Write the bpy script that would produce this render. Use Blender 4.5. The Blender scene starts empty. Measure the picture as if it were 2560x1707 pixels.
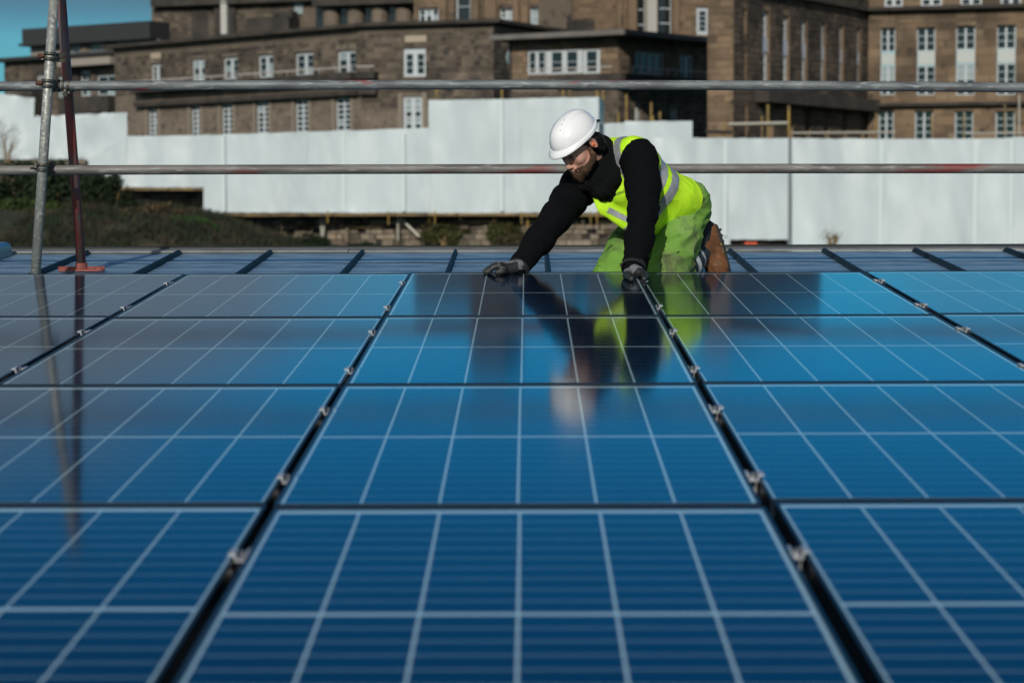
import bpy, bmesh, math, random
import numpy as np
from mathutils import Vector, Matrix, noise
R = math.radians
rnd = random.Random(7)

# ------------------------------------------------------------------ camera, sky, sun, exposure
SCN = bpy.context.scene
COL = SCN.collection
FPX = 5330.75            # focal length in pixels of the 2560 px wide photograph
TH = 0.125458            # angle between the view axis and the plane of the solar panels
ROLL, YAW = 0.00367, -0.007336
CAMH = 0.87164           # camera height over the panel glass (measured along the roof normal)
SLOPE = R(3.63)          # roof pitch
CAMZ = 20.0
cs, sn = math.cos(SLOPE), math.sin(SLOPE)
RX, RS, RN = Vector((1, 0, 0)), Vector((0, cs, sn)), Vector((0, -sn, cs))   # roof axes: across, up the slope, normal
def roofdir(a, b, c): return RX * a + RS * b + RN * c
cy_, sy_ = math.cos(YAW), math.sin(YAW); ct_, st_ = math.cos(TH), math.sin(TH)
_x = (cy_, -sy_, 0.0); _d = (sy_ * ct_, cy_ * ct_, -st_); _u = (sy_ * st_, cy_ * st_, ct_)
cr_, sr_ = math.cos(ROLL), math.sin(ROLL)
_xx = tuple(a * cr_ - b * sr_ for a, b in zip(_x, _u)); _uu = tuple(a * sr_ + b * cr_ for a, b in zip(_x, _u))
CR, CU, CD = roofdir(*_xx), roofdir(*_uu), roofdir(*_d)       # camera right, up, view direction in the world
CAM = Vector((0, 0, CAMZ))
cam_data = bpy.data.cameras.new('camera'); cam = bpy.data.objects.new('camera', cam_data); COL.objects.link(cam)
m = Matrix.Identity(4)
for i, v in enumerate((CR, CU, -CD)):
    for j in range(3): m[j][i] = v[j]
m.translation = CAM
cam.matrix_world = m
cam_data.sensor_width = 36.0; cam_data.lens = FPX / 2560 * 36.0
cam_data.clip_start = 0.1; cam_data.clip_end = 6000
cam_data.dof.use_dof = True; cam_data.dof.focus_distance = 9.45; cam_data.dof.aperture_fstop = 3.9
SCN.camera = cam

SUN_AZ, SUN_EL = 10.0, 26.0      # degrees left of straight behind the camera, height
sd = Vector((-math.sin(R(SUN_AZ)) * math.cos(R(SUN_EL)), -math.cos(R(SUN_AZ)) * math.cos(R(SUN_EL)), math.sin(R(SUN_EL))))
sun_d = bpy.data.lights.new('sun', 'SUN'); sun = bpy.data.objects.new('sun', sun_d); COL.objects.link(sun)
sun_d.energy = 3.15; sun_d.angle = R(0.55); sun_d.color = (1.0, 0.93, 0.82)
sun.rotation_euler = (-sd).to_track_quat('-Z', 'Y').to_euler(); sun.location = (-20, -30, 60)

world = bpy.data.worlds.new("World"); SCN.world = world; world.use_nodes = True
wt = world.node_tree; wt.nodes.clear()
def wn(t, **k):
    n = wt.nodes.new(t)
    for a, b in k.items(): setattr(n, a, b)
    return n
sky = wn('ShaderNodeTexSky', sky_type='NISHITA', sun_disc=False, sun_elevation=R(SUN_EL), sun_rotation=R(180 + SUN_AZ), altitude=60.0,
         air_density=1.0, dust_density=0.0, ozone_density=3.0)
tint = wn('ShaderNodeMix', data_type='RGBA', blend_type='MULTIPLY'); tint.inputs[0].default_value = 1.0
tint.inputs[7].default_value = (0.125, 0.107, 0.125, 1)
wt.links.new(sky.outputs[0], tint.inputs[6])
gam = wn('ShaderNodeGamma'); gam.inputs[1].default_value = 2.3; wt.links.new(tint.outputs[2], gam.inputs[0])
gsc = wn('ShaderNodeMix', data_type='RGBA', blend_type='MULTIPLY'); gsc.inputs[0].default_value = 1.0; gsc.inputs[7].default_value = (2.6, 19.5, 10.6, 1)
wt.links.new(gam.outputs[0], gsc.inputs[6])
geo = wn('ShaderNodeTexCoord'); mp = wn('ShaderNodeMapping'); mp.inputs['Scale'].default_value = (1.6, 1.6, 5.0); mp.inputs['Location'].default_value = (0.35, 0.0, 0.15)
wt.links.new(geo.outputs['Generated'], mp.inputs[0])
nz = wn('ShaderNodeTexNoise'); nz.inputs['Scale'].default_value = 2.1; nz.inputs['Detail'].default_value = 6; nz.inputs['Roughness'].default_value = 0.55
wt.links.new(mp.outputs[0], nz.inputs[0])
rp = wn('ShaderNodeValToRGB'); rp.color_ramp.elements[0].position = 0.50; rp.color_ramp.elements[1].position = 0.68
sx = wn('ShaderNodeSeparateXYZ'); wt.links.new(geo.outputs['Generated'], sx.inputs[0])
wb = wn('ShaderNodeMapRange'); wb.inputs[1].default_value = .02; wb.inputs[2].default_value = -.20; wb.inputs[3].default_value = -.04; wb.inputs[4].default_value = .30
wt.links.new(sx.outputs[0], wb.inputs[0]); ad = wn('ShaderNodeMath', operation='ADD'); wt.links.new(nz.outputs[0], ad.inputs[0]); wt.links.new(wb.outputs[0], ad.inputs[1])
up_ = wn('ShaderNodeMath', operation='MULTIPLY_ADD'); up_.inputs[1].default_value = -.55; up_.inputs[2].default_value = .035; wt.links.new(sx.outputs[2], up_.inputs[0])
a2 = wn('ShaderNodeMath', operation='ADD'); sb = wn('ShaderNodeMapRange'); sb.inputs[1].default_value = .5; sb.inputs[2].default_value = -.3; sb.inputs[3].default_value = 0; sb.inputs[4].default_value = .34; wt.links.new(sx.outputs[1], sb.inputs[0])
a3 = wn('ShaderNodeMath', operation='ADD'); wt.links.new(ad.outputs[0], a3.inputs[0]); wt.links.new(sb.outputs[0], a3.inputs[1]); hi1 = wn('ShaderNodeMapRange'); hi1.inputs[1].default_value = .20; hi1.inputs[2].default_value = .29; hi1.inputs[3].default_value = 0; hi1.inputs[4].default_value = -.4; wt.links.new(sx.outputs[2], hi1.inputs[0])
hi2 = wn('ShaderNodeMapRange'); hi2.inputs[1].default_value = .2; hi2.inputs[2].default_value = .6; wt.links.new(sx.outputs[1], hi2.inputs[0])
hi3 = wn('ShaderNodeMath', operation='MULTIPLY_ADD'); wt.links.new(hi1.outputs[0], hi3.inputs[0]); wt.links.new(hi2.outputs[0], hi3.inputs[1]); wt.links.new(a3.outputs[0], hi3.inputs[2]); wt.links.new(hi3.outputs[0], a2.inputs[0]); wt.links.new(up_.outputs[0], a2.inputs[1])
wt.links.new(a2.outputs[0], rp.inputs[0])
mx = wn('ShaderNodeMix', data_type='RGBA'); 
hz = wn('ShaderNodeMapRange'); hz.inputs[1].default_value = .20; hz.inputs[2].default_value = .09; hz.inputs[3].default_value = 0.0; hz.inputs[4].default_value = .9
wt.links.new(sx.outputs[2], hz.inputs[0]); hm = wn('ShaderNodeMix', data_type='RGBA'); hm.inputs[7].default_value = (1.15, 2.75, 4.1, 1)      # low haze all round the horizon
wt.links.new(hz.outputs[0], hm.inputs[0]); wt.links.new(gsc.outputs[2], hm.inputs[6]); wt.links.new(hm.outputs[2], mx.inputs[6])
lowc = wn('ShaderNodeMapRange'); lowc.inputs[1].default_value = .078; lowc.inputs[2].default_value = .100; wt.links.new(sx.outputs[2], lowc.inputs[0])
lm = wn('ShaderNodeMath', operation='MULTIPLY'); wt.links.new(rp.outputs[0], lm.inputs[0]); wt.links.new(lowc.outputs[0], lm.inputs[1]); wt.links.new(lm.outputs[0], mx.inputs[0])
# clouds are grey opposite the sun and white on the sun's side of the sky
sc_ = wn('ShaderNodeMapRange'); sc_.inputs[1].default_value = .3; sc_.inputs[2].default_value = -.6; wt.links.new(sx.outputs[1], sc_.inputs[0])
lc = wn('ShaderNodeMapRange'); lc.inputs[1].default_value = .09; lc.inputs[2].default_value = .15; wt.links.new(sx.outputs[2], lc.inputs[0])
ld = wn('ShaderNodeMix', data_type='RGBA'); ld.inputs[6].default_value = (.75, 1.45, 2.2, 1); ld.inputs[7].default_value = (2.2, 3.0, 3.8, 1); wt.links.new(lc.outputs[0], ld.inputs[0])
cc = wn('ShaderNodeMix', data_type='RGBA'); wt.links.new(ld.outputs[2], cc.inputs[6]); cc.inputs[7].default_value = (6.0, 6.2, 6.4, 1)
wt.links.new(sc_.outputs[0], cc.inputs[0]); wt.links.new(cc.outputs[2], mx.inputs[7])
bg = wn('ShaderNodeBackground'); bg.inputs[1].default_value = 0.10
wt.links.new(mx.outputs[2], bg.inputs[0])
wo = wn('ShaderNodeOutputWorld'); wt.links.new(bg.outputs[0], wo.inputs[0])

SCN.view_settings.view_transform = 'Standard'; SCN.view_settings.look = 'None'
SCN.view_settings.exposure = 0.0; SCN.view_settings.gamma = 1.0; SCN.view_settings.use_curve_mapping = False
SCN.render.engine = 'CYCLES'
SCN.cycles.use_denoising = True
SCN.cycles.max_bounces = 8; SCN.cycles.transparent_max_bounces = 12
SCN.cycles.caustics_reflective = False; SCN.cycles.caustics_refractive = False

def at(px, py, d):
    """point of the place seen at photograph pixel (px, py), d metres away along the view axis"""
    return CAM + (CD + CR * ((px - 1280) / FPX) - CU * ((py - 853.5) / FPX)) * d
def z4(x, y, d): return at(1180 + x / 3.3357, 250 + y / 3.3357, d)
def roofpt(X, S, N=0.0):
    """roof coordinates: X across, S up the slope from below the camera, N over the panel glass plane"""
    return CAM + RX * X + RS * S + RN * (N - CAMH)

# ------------------------------------------------------------------ materials
MATS = {}
def mat(name, col=(.5, .5, .5), rough=.5, metal=0.0, spec=.5, coat=0.0, coat_r=.05, noise_s=None, noise_c=None, lo=.4, hi=.65, detail=5,
        bump=0.0, bump_s=40, island=0.0, sheen=0.0, space='Object', stretch=(1, 1, 1), distort=0.0, subs=0.0):
    if name in MATS: return MATS[name]
    m = bpy.data.materials.new(name); m.use_nodes = True; nt = m.node_tree; b = nt.nodes['Principled BSDF']
    b.inputs['Base Color'].default_value = (*col, 1); b.inputs['Roughness'].default_value = rough
    b.inputs['Metallic'].default_value = metal; b.inputs['Specular IOR Level'].default_value = spec
    b.inputs['Coat Weight'].default_value = coat; b.inputs['Coat Roughness'].default_value = coat_r
    if sheen: b.inputs['Sheen Weight'].default_value = sheen; b.inputs['Sheen Roughness'].default_value = .5
    if subs:
        b.inputs['Subsurface Weight'].default_value = subs; b.inputs['Subsurface Radius'].default_value = (.012, .005, .003)
        b.inputs['Subsurface Scale'].default_value = 1.0
    tc = nt.nodes.new('ShaderNodeTexCoord'); mpn = nt.nodes.new('ShaderNodeMapping'); mpn.inputs['Scale'].default_value = stretch
    nt.links.new(tc.outputs[space], mpn.inputs[0])
    out = None
    if noise_s:
        cur = None
        layers = noise_c if isinstance(noise_c, list) else [(noise_c, noise_s, lo, hi)]
        for c2, s2, l2, h2 in layers:
            n = nt.nodes.new('ShaderNodeTexNoise'); n.inputs['Scale'].default_value = s2; n.inputs['Detail'].default_value = detail
            n.inputs['Distortion'].default_value = distort
            nt.links.new(mpn.outputs[0], n.inputs[0])
            r = nt.nodes.new('ShaderNodeMapRange'); r.inputs[1].default_value = l2; r.inputs[2].default_value = h2
            nt.links.new(n.outputs[0], r.inputs[0])
            x = nt.nodes.new('ShaderNodeMix'); x.data_type = 'RGBA'
            nt.links.new(r.outputs[0], x.inputs[0]); x.inputs[7].default_value = (*c2, 1)
            if cur is None: x.inputs[6].default_value = (*col, 1)
            else: nt.links.new(cur, x.inputs[6])
            cur = x.outputs[2]
        out = cur
    if island:
        g = nt.nodes.new('ShaderNodeNewGeometry'); r = nt.nodes.new('ShaderNodeMapRange')
        r.inputs[3].default_value = 1 - island; r.inputs[4].default_value = 1 + island * .7
        nt.links.new(g.outputs['Random Per Island'], r.inputs[0])
        h = nt.nodes.new('ShaderNodeHueSaturation'); nt.links.new(r.outputs[0], h.inputs['Value'])
        if out: nt.links.new(out, h.inputs['Color'])
        else: h.inputs['Color'].default_value = (*col, 1)
        out = h.outputs[0]
    if out: nt.links.new(out, b.inputs['Base Color'])
    if bump:
        n = nt.nodes.new('ShaderNodeTexNoise'); n.inputs['Scale'].default_value = bump_s; n.inputs['Detail'].default_value = 4
        nt.links.new(mpn.outputs[0], n.inputs[0])
        bp = nt.nodes.new('ShaderNodeBump'); bp.inputs['Strength'].default_value = bump; bp.inputs['Distance'].default_value = .01
        nt.links.new(n.outputs[0], bp.inputs['Height']); nt.links.new(bp.outputs[0], b.inputs['Normal'])
    MATS[name] = m
    return m

# ------------------------------------------------------------------ object helpers
W = {}
def tag(o, label=None, cat=None, group=None, kind=None):
    for k, v in (('label', label), ('category', cat), ('group', group), ('kind', kind)):
        if v: o[k] = v
    return o
def empty(name, M, label=None, cat=None, group=None, kind=None):
    if isinstance(M, Vector): M = Matrix.Translation(M)
    o = bpy.data.objects.new(name, None); COL.objects.link(o); o.empty_display_size = .1
    o.matrix_world = M; W[o.name] = M.copy()
    return tag(o, label, cat, group, kind)
def link(name, me, material, parent=None, M=None, **k):
    if material and not me.materials: me.materials.append(material)
    o = bpy.data.objects.new(name, me); COL.objects.link(o)
    if parent:
        o.parent = parent; W[o.name] = W[parent.name].copy()
        if M is not None: o.matrix_local = M; W[o.name] = W[parent.name] @ M
    else:
        M = M or Matrix.Identity(4); o.matrix_world = M; W[o.name] = M.copy()
    return tag(o, **k)
def smooth(me, on=True):
    me.polygons.foreach_set('use_smooth', [on] * len(me.polygons))
class MB:
    def __init__(s): s.v = []; s.f = []
    def add(s, vs, fs):
        n = len(s.v); s.v += [Vector(v) for v in vs]; s.f += [tuple(i + n for i in f) for f in fs]; return s
    def box(s, o, a, b, c):
        """box from corner o with edge vectors a, b, c"""
        o, a, b, c = Vector(o), Vector(a), Vector(b), Vector(c)
        vs = [o, o + a, o + a + b, o + b]; vs += [v + c for v in vs]
        fs = [(0, 3, 2, 1), (4, 5, 6, 7), (0, 1, 5, 4), (1, 2, 6, 5), (2, 3, 7, 6), (3, 0, 4, 7)]
        if a.cross(b).dot(c) < 0: fs = [tuple(reversed(f)) for f in fs]
        return s.add(vs, fs)
    def abox(s, x0, x1, y0, y1, z0, z1): return s.box((x0, y0, z0), (x1 - x0, 0, 0), (0, y1 - y0, 0), (0, 0, z1 - z0))
    def tube(s, pts, r, seg=14, cap=True):
        pts = [Vector(p) for p in pts]; rs = r if isinstance(r, (list, tuple)) else [r] * len(pts)
        prev = None; rings = []
        for i, p in enumerate(pts):
            t = (pts[min(i + 1, len(pts) - 1)] - pts[max(i - 1, 0)]).normalized()
            if prev is None:
                prev = t.orthogonal().normalized()
            a = (prev - t * prev.dot(t)).normalized(); prev = a; b = t.cross(a)
            rings.append([p + (a * math.cos(q) + b * math.sin(q)) * rs[i] for q in (2 * math.pi * k / seg for k in range(seg))])
        n = len(s.v); s.v += [v for rg in rings for v in rg]
        for i in range(len(pts) - 1):
            for k in range(seg):
                a0 = n + i * seg + k; a1 = n + i * seg + (k + 1) % seg
                s.f.append((a0, a1, a1 + seg, a0 + seg))
        if cap:
            s.f.append(tuple(n + k for k in reversed(range(seg)))); s.f.append(tuple(n + (len(pts) - 1) * seg + k for k in range(seg)))
        return s
    def prism(s, poly, ext):
        """poly: list of 3-D points, swept by the vector ext"""
        ext = Vector(ext); k = len(poly); vs = [Vector(p) for p in poly] + [Vector(p) + ext for p in poly]
        nrm = Vector((0, 0, 0))
        for i in range(k): nrm += Vector(poly[i]).cross(Vector(poly[(i + 1) % k]))
        fs = [tuple(reversed(range(k))), tuple(range(k, 2 * k))] + [(i, (i + 1) % k, (i + 1) % k + k, i + k) for i in range(k)]
        if nrm.dot(ext) < 0: fs = [tuple(reversed(f)) for f in fs]
        return s.add(vs, fs)
    def mesh(s, name, inv=None):
        me = bpy.data.meshes.new(name)
        me.from_pydata([tuple(inv @ v) if inv else tuple(v) for v in s.v], [], s.f); me.update(); return me
    def build(s, name, material, parent=None, sm=False, **k):
        """vertices are world points"""
        inv = W[parent.name].inverted() if parent else None
        M = None
        if parent is None and s.v:
            c = Vector((sum(v.x for v in s.v) / len(s.v), sum(v.y for v in s.v) / len(s.v), min(v.z for v in s.v)))
            M = Matrix.Translation(c); inv = M.inverted()
        me = s.mesh(name, inv)
        if sm: smooth(me)
        return link(name, me, material, parent, M if parent is None else None, **k)
def copy_tree(o, M=None, parent=None):
    c = o.copy(); COL.objects.link(c)
    if parent: c.parent = parent
    if M is not None: c.matrix_world = M; W[c.name] = M.copy()
    else: W[c.name] = W[o.name]
    for ch in list(o.children): copy_tree(ch, None, c)
    return c
ORD = ['first', 'second', 'third', 'fourth', 'fifth', 'sixth', 'seventh', 'eighth', 'ninth', 'tenth', 'eleventh', 'twelfth']
# ------------------------------------------------------------------ the roof
ROOFN = -0.128           # roof skin below the panel glass plane
RIDGE_S = 12.02
SEAM0, SEAMP = -0.405, 0.512
M_zinc = mat('zinc', (.235, .34, .42), .42, .25, noise_s=1, noise_c=[((.11, .165, .235), 3.0, .4, .65), ((.30, .36, .42), 9.0, .58, .72), ((.08, .11, .15), 30, .62, .7)],
             bump=.25, bump_s=6, stretch=(1, 2.2, 1))
M_seam = mat('seam_zinc', (.008, .022, .034), .6, .0, spec=.15, noise_s=8, noise_c=(.012, .03, .045))
M_flash = mat('lead_flashing', (.22, .23, .235), .6, .1, noise_s=7, noise_c=(.14, .15, .15), bump=.4, bump_s=20)
M_dark = mat('dark_trim', (.02, .025, .025), .6)
roof = empty('roof', roofpt(0, 0, ROOFN), kind='structure')
deck = MB().box(roofpt(-9, -4, ROOFN - .25), RX * 18, RS * (RIDGE_S + 4), RN * .22)
deck.build('roof_deck', M_dark, roof)
MB().box(roofpt(-9, RIDGE_S + .02, ROOFN - .30), RX * 18, Vector((0, 8, -.6)), RN * .22).build('rear_slope', M_zinc, roof)
MB().abox(-8.8, 8.8, -3.5, 19, 0, 18.2).build('wall', mat('harl', (.35, .33, .3), .9, noise_s=2, noise_c=(.28, .26, .24)), roof)
# pans between the seams, each a sheet; one mesh for the long lower sheet, one for the short one under the ridge
CROSS = 11.27
pan_long = MB().abox(-SEAMP / 2 + .004, SEAMP / 2 - .004, 0, CROSS + 3.997, -.03, 0).mesh('roof_pan')
pan_short = bpy.data.meshes.new('roof_pan_short')
bm = bmesh.new(); bmesh.ops.create_grid(bm, x_segments=10, y_segments=10, size=.5)
for v in bm.verts:
    v.co = Vector((v.co.x * (SEAMP - .008), v.co.y * (RIDGE_S - CROSS - .11), 0))
    v.co.z = .0006 + .0012 * noise.noise(Vector((v.co.x * 9, v.co.y * 9, 1)))
bm.to_mesh(pan_short); bm.free(); smooth(pan_short)
def RM(X, S, N, rz=0.0):
    """world matrix of a frame lying on the roof"""
    m = Matrix.Identity(4); c, s_ = math.cos(rz), math.sin(rz)
    for i, v in enumerate((RX * c + RS * s_, RS * c - RX * s_, RN)):
        for j in range(3): m[j][i] = v[j]
    m.translation = roofpt(X, S, N); return m
Winv = W[roof.name].inverted()
def seam_mesh():
    b = MB(); n = 8; r = .0085
    prof = [(-.015, 0), (-.008, .004), (-r, .016)] + [(r * math.cos(math.pi - math.pi * k / n), .019 + r * math.sin(math.pi - math.pi * k / n)) for k in range(n + 1)] + [(r, .016), (.008, .004), (.015, 0)]
    L = RIDGE_S - .14 + 4
    k = len(prof)
    vs = [(x, 0, z) for x, z in prof] + [(x, L - .05, z) for x, z in prof] + [(x, L, z * .35) for x, z in prof]
    fs = [(i, i + 1, i + 1 + k, i + k) for i in range(k - 1)] + [(i + k, i + 1 + k, i + 1 + 2 * k, i + 2 * k) for i in range(k - 1)]
    fs.append(tuple(range(2 * k, 3 * k)))
    b.add(vs, [tuple(reversed(f)) for f in fs]); me = b.mesh('seam'); smooth(me); return me
SM = seam_mesh()
for i in range(-16, 17):
    X = SEAM0 + i * SEAMP
    j = rnd.uniform(-.004, .004)
    link('seam', SM, M_seam, roof, Winv @ RM(X + j, -4, ROOFN + .0005, rnd.uniform(-.0006, .0006)))
    tz = rnd.uniform(-.0012, .0012)
    link('roof_sheet', pan_long, M_zinc, roof, Winv @ RM(X + SEAMP / 2, -4, ROOFN + tz * .3 - .0015))
    link('roof_sheet', pan_short, M_zinc, roof, Winv @ RM(X + SEAMP / 2, (CROSS + RIDGE_S - .11) / 2, ROOFN + tz))
b = MB()
for k in range(9): b.box(roofpt(-9 + k * 2, RIDGE_S - .13, ROOFN + .004 + .001 * (k % 2)), RX * 1.995, RS * .13, RN * .010)
b.build('ridge_flashing', M_flash, roof)
MB().tube([roofpt(-9, RIDGE_S + .02, ROOFN + .012), roofpt(9, RIDGE_S + .02, ROOFN + .012)], .017, 10).build('ridge_roll', M_dark, roof, sm=True)
# the wider capped upstand at the left
bx = MB(); X = -2.95
prof = [(-.16, 0), (-.16, .055), (-.09, .075), (.05, .075), (.075, .06), (.085, 0)]
bx.prism([roofpt(X + x, -4, ROOFN + z) for x, z in prof], RS * (RIDGE_S + 3.80))
bx.build('capped_upstand', mat('upstand_zinc', (.05, .12, .18), .35, .3, noise_s=5, noise_c=(.06, .14, .22)), roof)

# ------------------------------------------------------------------ solar panels
PW, PL, PH = .991, 1.675, .038
ROWS = [2.56264 + i * 1.69637 for i in range(4)]
COLX = {-2: (-2.0532, .2188, -.00625, -.0214), -1: (-1.0206, .086, -.0038, -.0123), 0: (0, 0, 0, 0), 1: (1.0254, .1124, .0038, -.0122), 2: (2.0430, .168, .00426, -.0142)}
X0 = -.01704
M_frame = mat('black_frame', (.006, .014, .026), .38, .3, spec=.4)
M_back = mat('white_backsheet', (.56, .74, .80), .5)
def cell_mat(name, c):
    return mat(name, c, .38, .0, spec=.6, island=0, noise_s=60, noise_c=tuple(x * 1.15 for x in c), lo=.45, hi=.6)
M_cell = mat('silicon_cell', (.0001, .0085, .030), .5, spec=.05, noise_s=14, noise_c=(.0001, .006, .023), lo=.4, hi=.62)
def oi_vary(m, amt):
    nt = m.node_tree; b = nt.nodes['Principled BSDF']; src = b.inputs['Base Color'].links[0].from_socket
    oi = nt.nodes.new('ShaderNodeObjectInfo'); r = nt.nodes.new('ShaderNodeMapRange'); r.inputs[3].default_value = 1 - amt; r.inputs[4].default_value = 1 + amt
    h = nt.nodes.new('ShaderNodeHueSaturation'); nt.links.new(oi.outputs['Random'], r.inputs[0]); nt.links.new(r.outputs[0], h.inputs['Value'])
    nt.links.new(src, h.inputs['Color']); nt.links.new(h.outputs[0], b.inputs['Base Color'])
oi_vary(M_cell, .28)
def glass_mat():
    m = bpy.data.materials.new('solar_glass'); m.use_nodes = True; nt = m.node_tree; nt.nodes.clear()
    o = nt.nodes.new('ShaderNodeOutputMaterial'); x = nt.nodes.new('ShaderNodeMixShader'); t = nt.nodes.new('ShaderNodeBsdfTransparent')
    g = nt.nodes.new('ShaderNodeBsdfGlossy'); g.inputs['Roughness'].default_value = .09
    t.inputs[0].default_value = (.93, .97, .98, 1)
    f = nt.nodes.new('ShaderNodeFresnel'); gn = nt.nodes.new('ShaderNodeNewGeometry'); io = nt.nodes.new('ShaderNodeMix'); io.data_type = 'FLOAT'
    io.inputs[2].default_value = 1.47; io.inputs[3].default_value = 1 / 1.47      # a thin sheet reflects the same from both sides
    nt.links.new(gn.outputs['Backfacing'], io.inputs[0]); nt.links.new(io.outputs[0], f.inputs[0])
    tc = nt.nodes.new('ShaderNodeTexCoord'); n = nt.nodes.new('ShaderNodeTexNoise'); n.inputs['Scale'].default_value = 3.0; n.inputs['Detail'].default_value = 2
    nt.links.new(tc.outputs['Object'], n.inputs[0])
    bp = nt.nodes.new('ShaderNodeBump'); bp.inputs['Strength'].default_value = .02; bp.inputs['Distance'].default_value = .01
    nt.links.new(n.outputs[0], bp.inputs['Height']); nt.links.new(bp.outputs[0], g.inputs['Normal'])
    nt.links.new(f.outputs[0], x.inputs[0]); nt.links.new(t.outputs[0], x.inputs[1]); nt.links.new(g.outputs[0], x.inputs[2])
    nt.links.new(x.outputs[0], o.inputs[0]); return m
M_glass = glass_mat()
CP = .16088; HP = .0794; MIDG = .016
def panel_proto():
    p = empty('solar_panel', Matrix.Identity(4))
    w2, l2, lip, fr = PW / 2, PL / 2, .0015, .0075
    b = MB()
    for s in (-1, 1):
        x = s * w2 if s < 0 else w2 - fr
        b.abox(x, x + fr, -l2, l2, -PH, lip)
        y = -l2 if s < 0 else l2 - fr
        b.abox(-w2 + fr, w2 - fr, y, y + fr, -PH, lip)
    b.build('frame', M_frame, p)
    MB().abox(-w2 + fr, w2 - fr, -l2 + fr, l2 - fr, -.008, -.0042).build('backsheet', M_back, p)
    # half cells with cropped corners on two sides
    c2, h2, k = CP / 2 - .0027, HP / 2 - .0026, .0
    cm = MB().abox(-c2, c2, -h2, h2, -.0004, 0).mesh('cell')
    for i in range(6):
        for j in range(20):
            y = (j - 9.5) * HP + (MIDG / 2 if j >= 10 else -MIDG / 2)
            link('cell', cm, M_cell, p, Matrix.Translation(((i - 2.5) * CP, y, -.0032)))
    me = bpy.data.meshes.new('cover_glass'); me.from_pydata([(-w2 + fr, -l2 + fr, 0), (w2 - fr, -l2 + fr, 0), (w2 - fr, l2 - fr, 0), (-w2 + fr, l2 - fr, 0)], [], [(0, 1, 2, 3)])
    link('cover_glass', me, M_glass, p)
    return p
colname = {-2: 'far left column', -1: 'column left of the middle', 0: 'middle column', 1: 'column right of the middle', 2: 'far right column'}
rowname = ['nearest the camera, blurred', 'second row from the camera', 'third row from the camera', 'farthest row by the ridge']
proto = panel_proto(); first = True
def colM(c, x, s, n):
    """matrix at x, s relative to the panel column c (columns are each set down a touch differently)"""
    dx, ds, rz, dn = COLX[c]; sr = s - 3.4 - 0.0
    Xr = x * math.cos(rz) - sr * math.sin(rz); Sr = x * math.sin(rz) + sr * math.cos(rz)
    return RM(X0 + dx + Xr, 3.4 + Sr + ds, n + dn, rz)
for c in (-2, -1, 0, 1, 2):
    for r in range(4):
        if abs(c) == 2 and r < 2: continue
        dxr = (-.004 if r == 1 else 0) + rnd.uniform(-.001, .001)
        M = colM(c, dxr, ROWS[r] + PL / 2 - (.008 if r == 0 else 0), rnd.uniform(-.0008, .0008))
        o = proto if first else copy_tree(proto, M)
        if first: o.matrix_world = M; W[o.name] = M; first = False
        tag(o, 'blue solar panel in the %s, %s' % (colname[c], rowname[r]), 'solar panel', 'solar panels laid in rows on the roof')
# mounting rails under the panels and the clamps in the gaps
M_alu = mat('aluminium', (.62, .63, .64), .35, .9)
M_clamp = mat('clamp_aluminium', (.48, .50, .53), .38, .5)
M_rail = mat('dark_rail', (.035, .04, .045), .5, .6)
CLS = [2.86, 3.80, 4.55, 5.49, 6.25, 7.18, 7.95, 8.90]
for i, s in enumerate(CLS):
    b = MB()
    b.box(roofpt(-3.2, s - .02 + .1, -.088), RX * 6.4, RS * .04, RN * .034)
    if i in (0,): lab = 'dark mounting rail under the panels, closest to the camera'
    else: lab = 'dark mounting rail under the panels, %s from the camera' % ORD[i]
    b.build('mounting_rail', M_rail, label=lab, cat='rail', group='mounting rails under the panels')
def clamp_proto():
    p = empty('panel_clamp', Matrix.Identity(4))
    t = .0028; g = .0130; L = .045
    prof = [(-g - .010, .0046), (-g - .0095, .0016), (-g, .0016), (-g + .003, -.010), (g - .003, -.010), (g, .0016), (g + .0095, .0016), (g + .010, .0046),
            (g - .001, .0068), (g - .0035, .0058), (g - .0055, -.0068), (-g + .0055, -.0068), (-g + .0035, .0058), (-g + .001, .0068)]
    MB().prism([(x, -L / 2, z) for x, z in prof], (0, L, 0)).build('clamp_body', M_clamp, p)
    b = MB()
    b.tube([(0, 0, -.0068), (0, 0, .0052)], .0048, 6); b.tube([(0, 0, .0052), (0, 0, .0068)], .0026, 8)
    b.build('bolt', mat('bolt_steel', (.45, .46, .48), .3, .9), p)
    b = MB(); b.abox(.0035, .0062, -L / 2, L / 2, -.046, -.0102); b.build('hook_plate', M_alu, p)
    b = MB(); b.tube([(-.001, .0, -.052), (-.001, .0, -.026)], .0078, 12); b.build('nut', mat('bright_nut', (.42, .44, .46), .4, .7), p, sm=True)
    return p
cp = clamp_proto(); first = True
gaps = [(-1.5, 'leftmost gap'), (-.5, 'gap left of the middle column'), (.5, 'gap right of the middle column'), (1.5, 'rightmost gap')]
for g, gn in gaps:
    ca, cb = math.floor(g), math.ceil(g)
    lst = [s for s in CLS if abs(g) < 1 or s > 5.9][::-1]
    n = 0
    for s in lst:
        if s < 3: continue
        Ma = colM(ca, PW / 2, s, 0.0); Mb = colM(cb, -PW / 2, s, 0.0)
        M = Ma.copy(); M.translation = (Ma.translation + Mb.translation) / 2 + RN * .0004
        o = cp if first else copy_tree(cp, M)
        if first: o.matrix_world = M; W[o.name] = M; first = False
        tag(o, 'silver clamp in the %s, %s from the ridge' % (gn, 'closest' if n == 0 else ORD[n]), 'clamp', 'silver clamps between the panels'); n += 1

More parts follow.
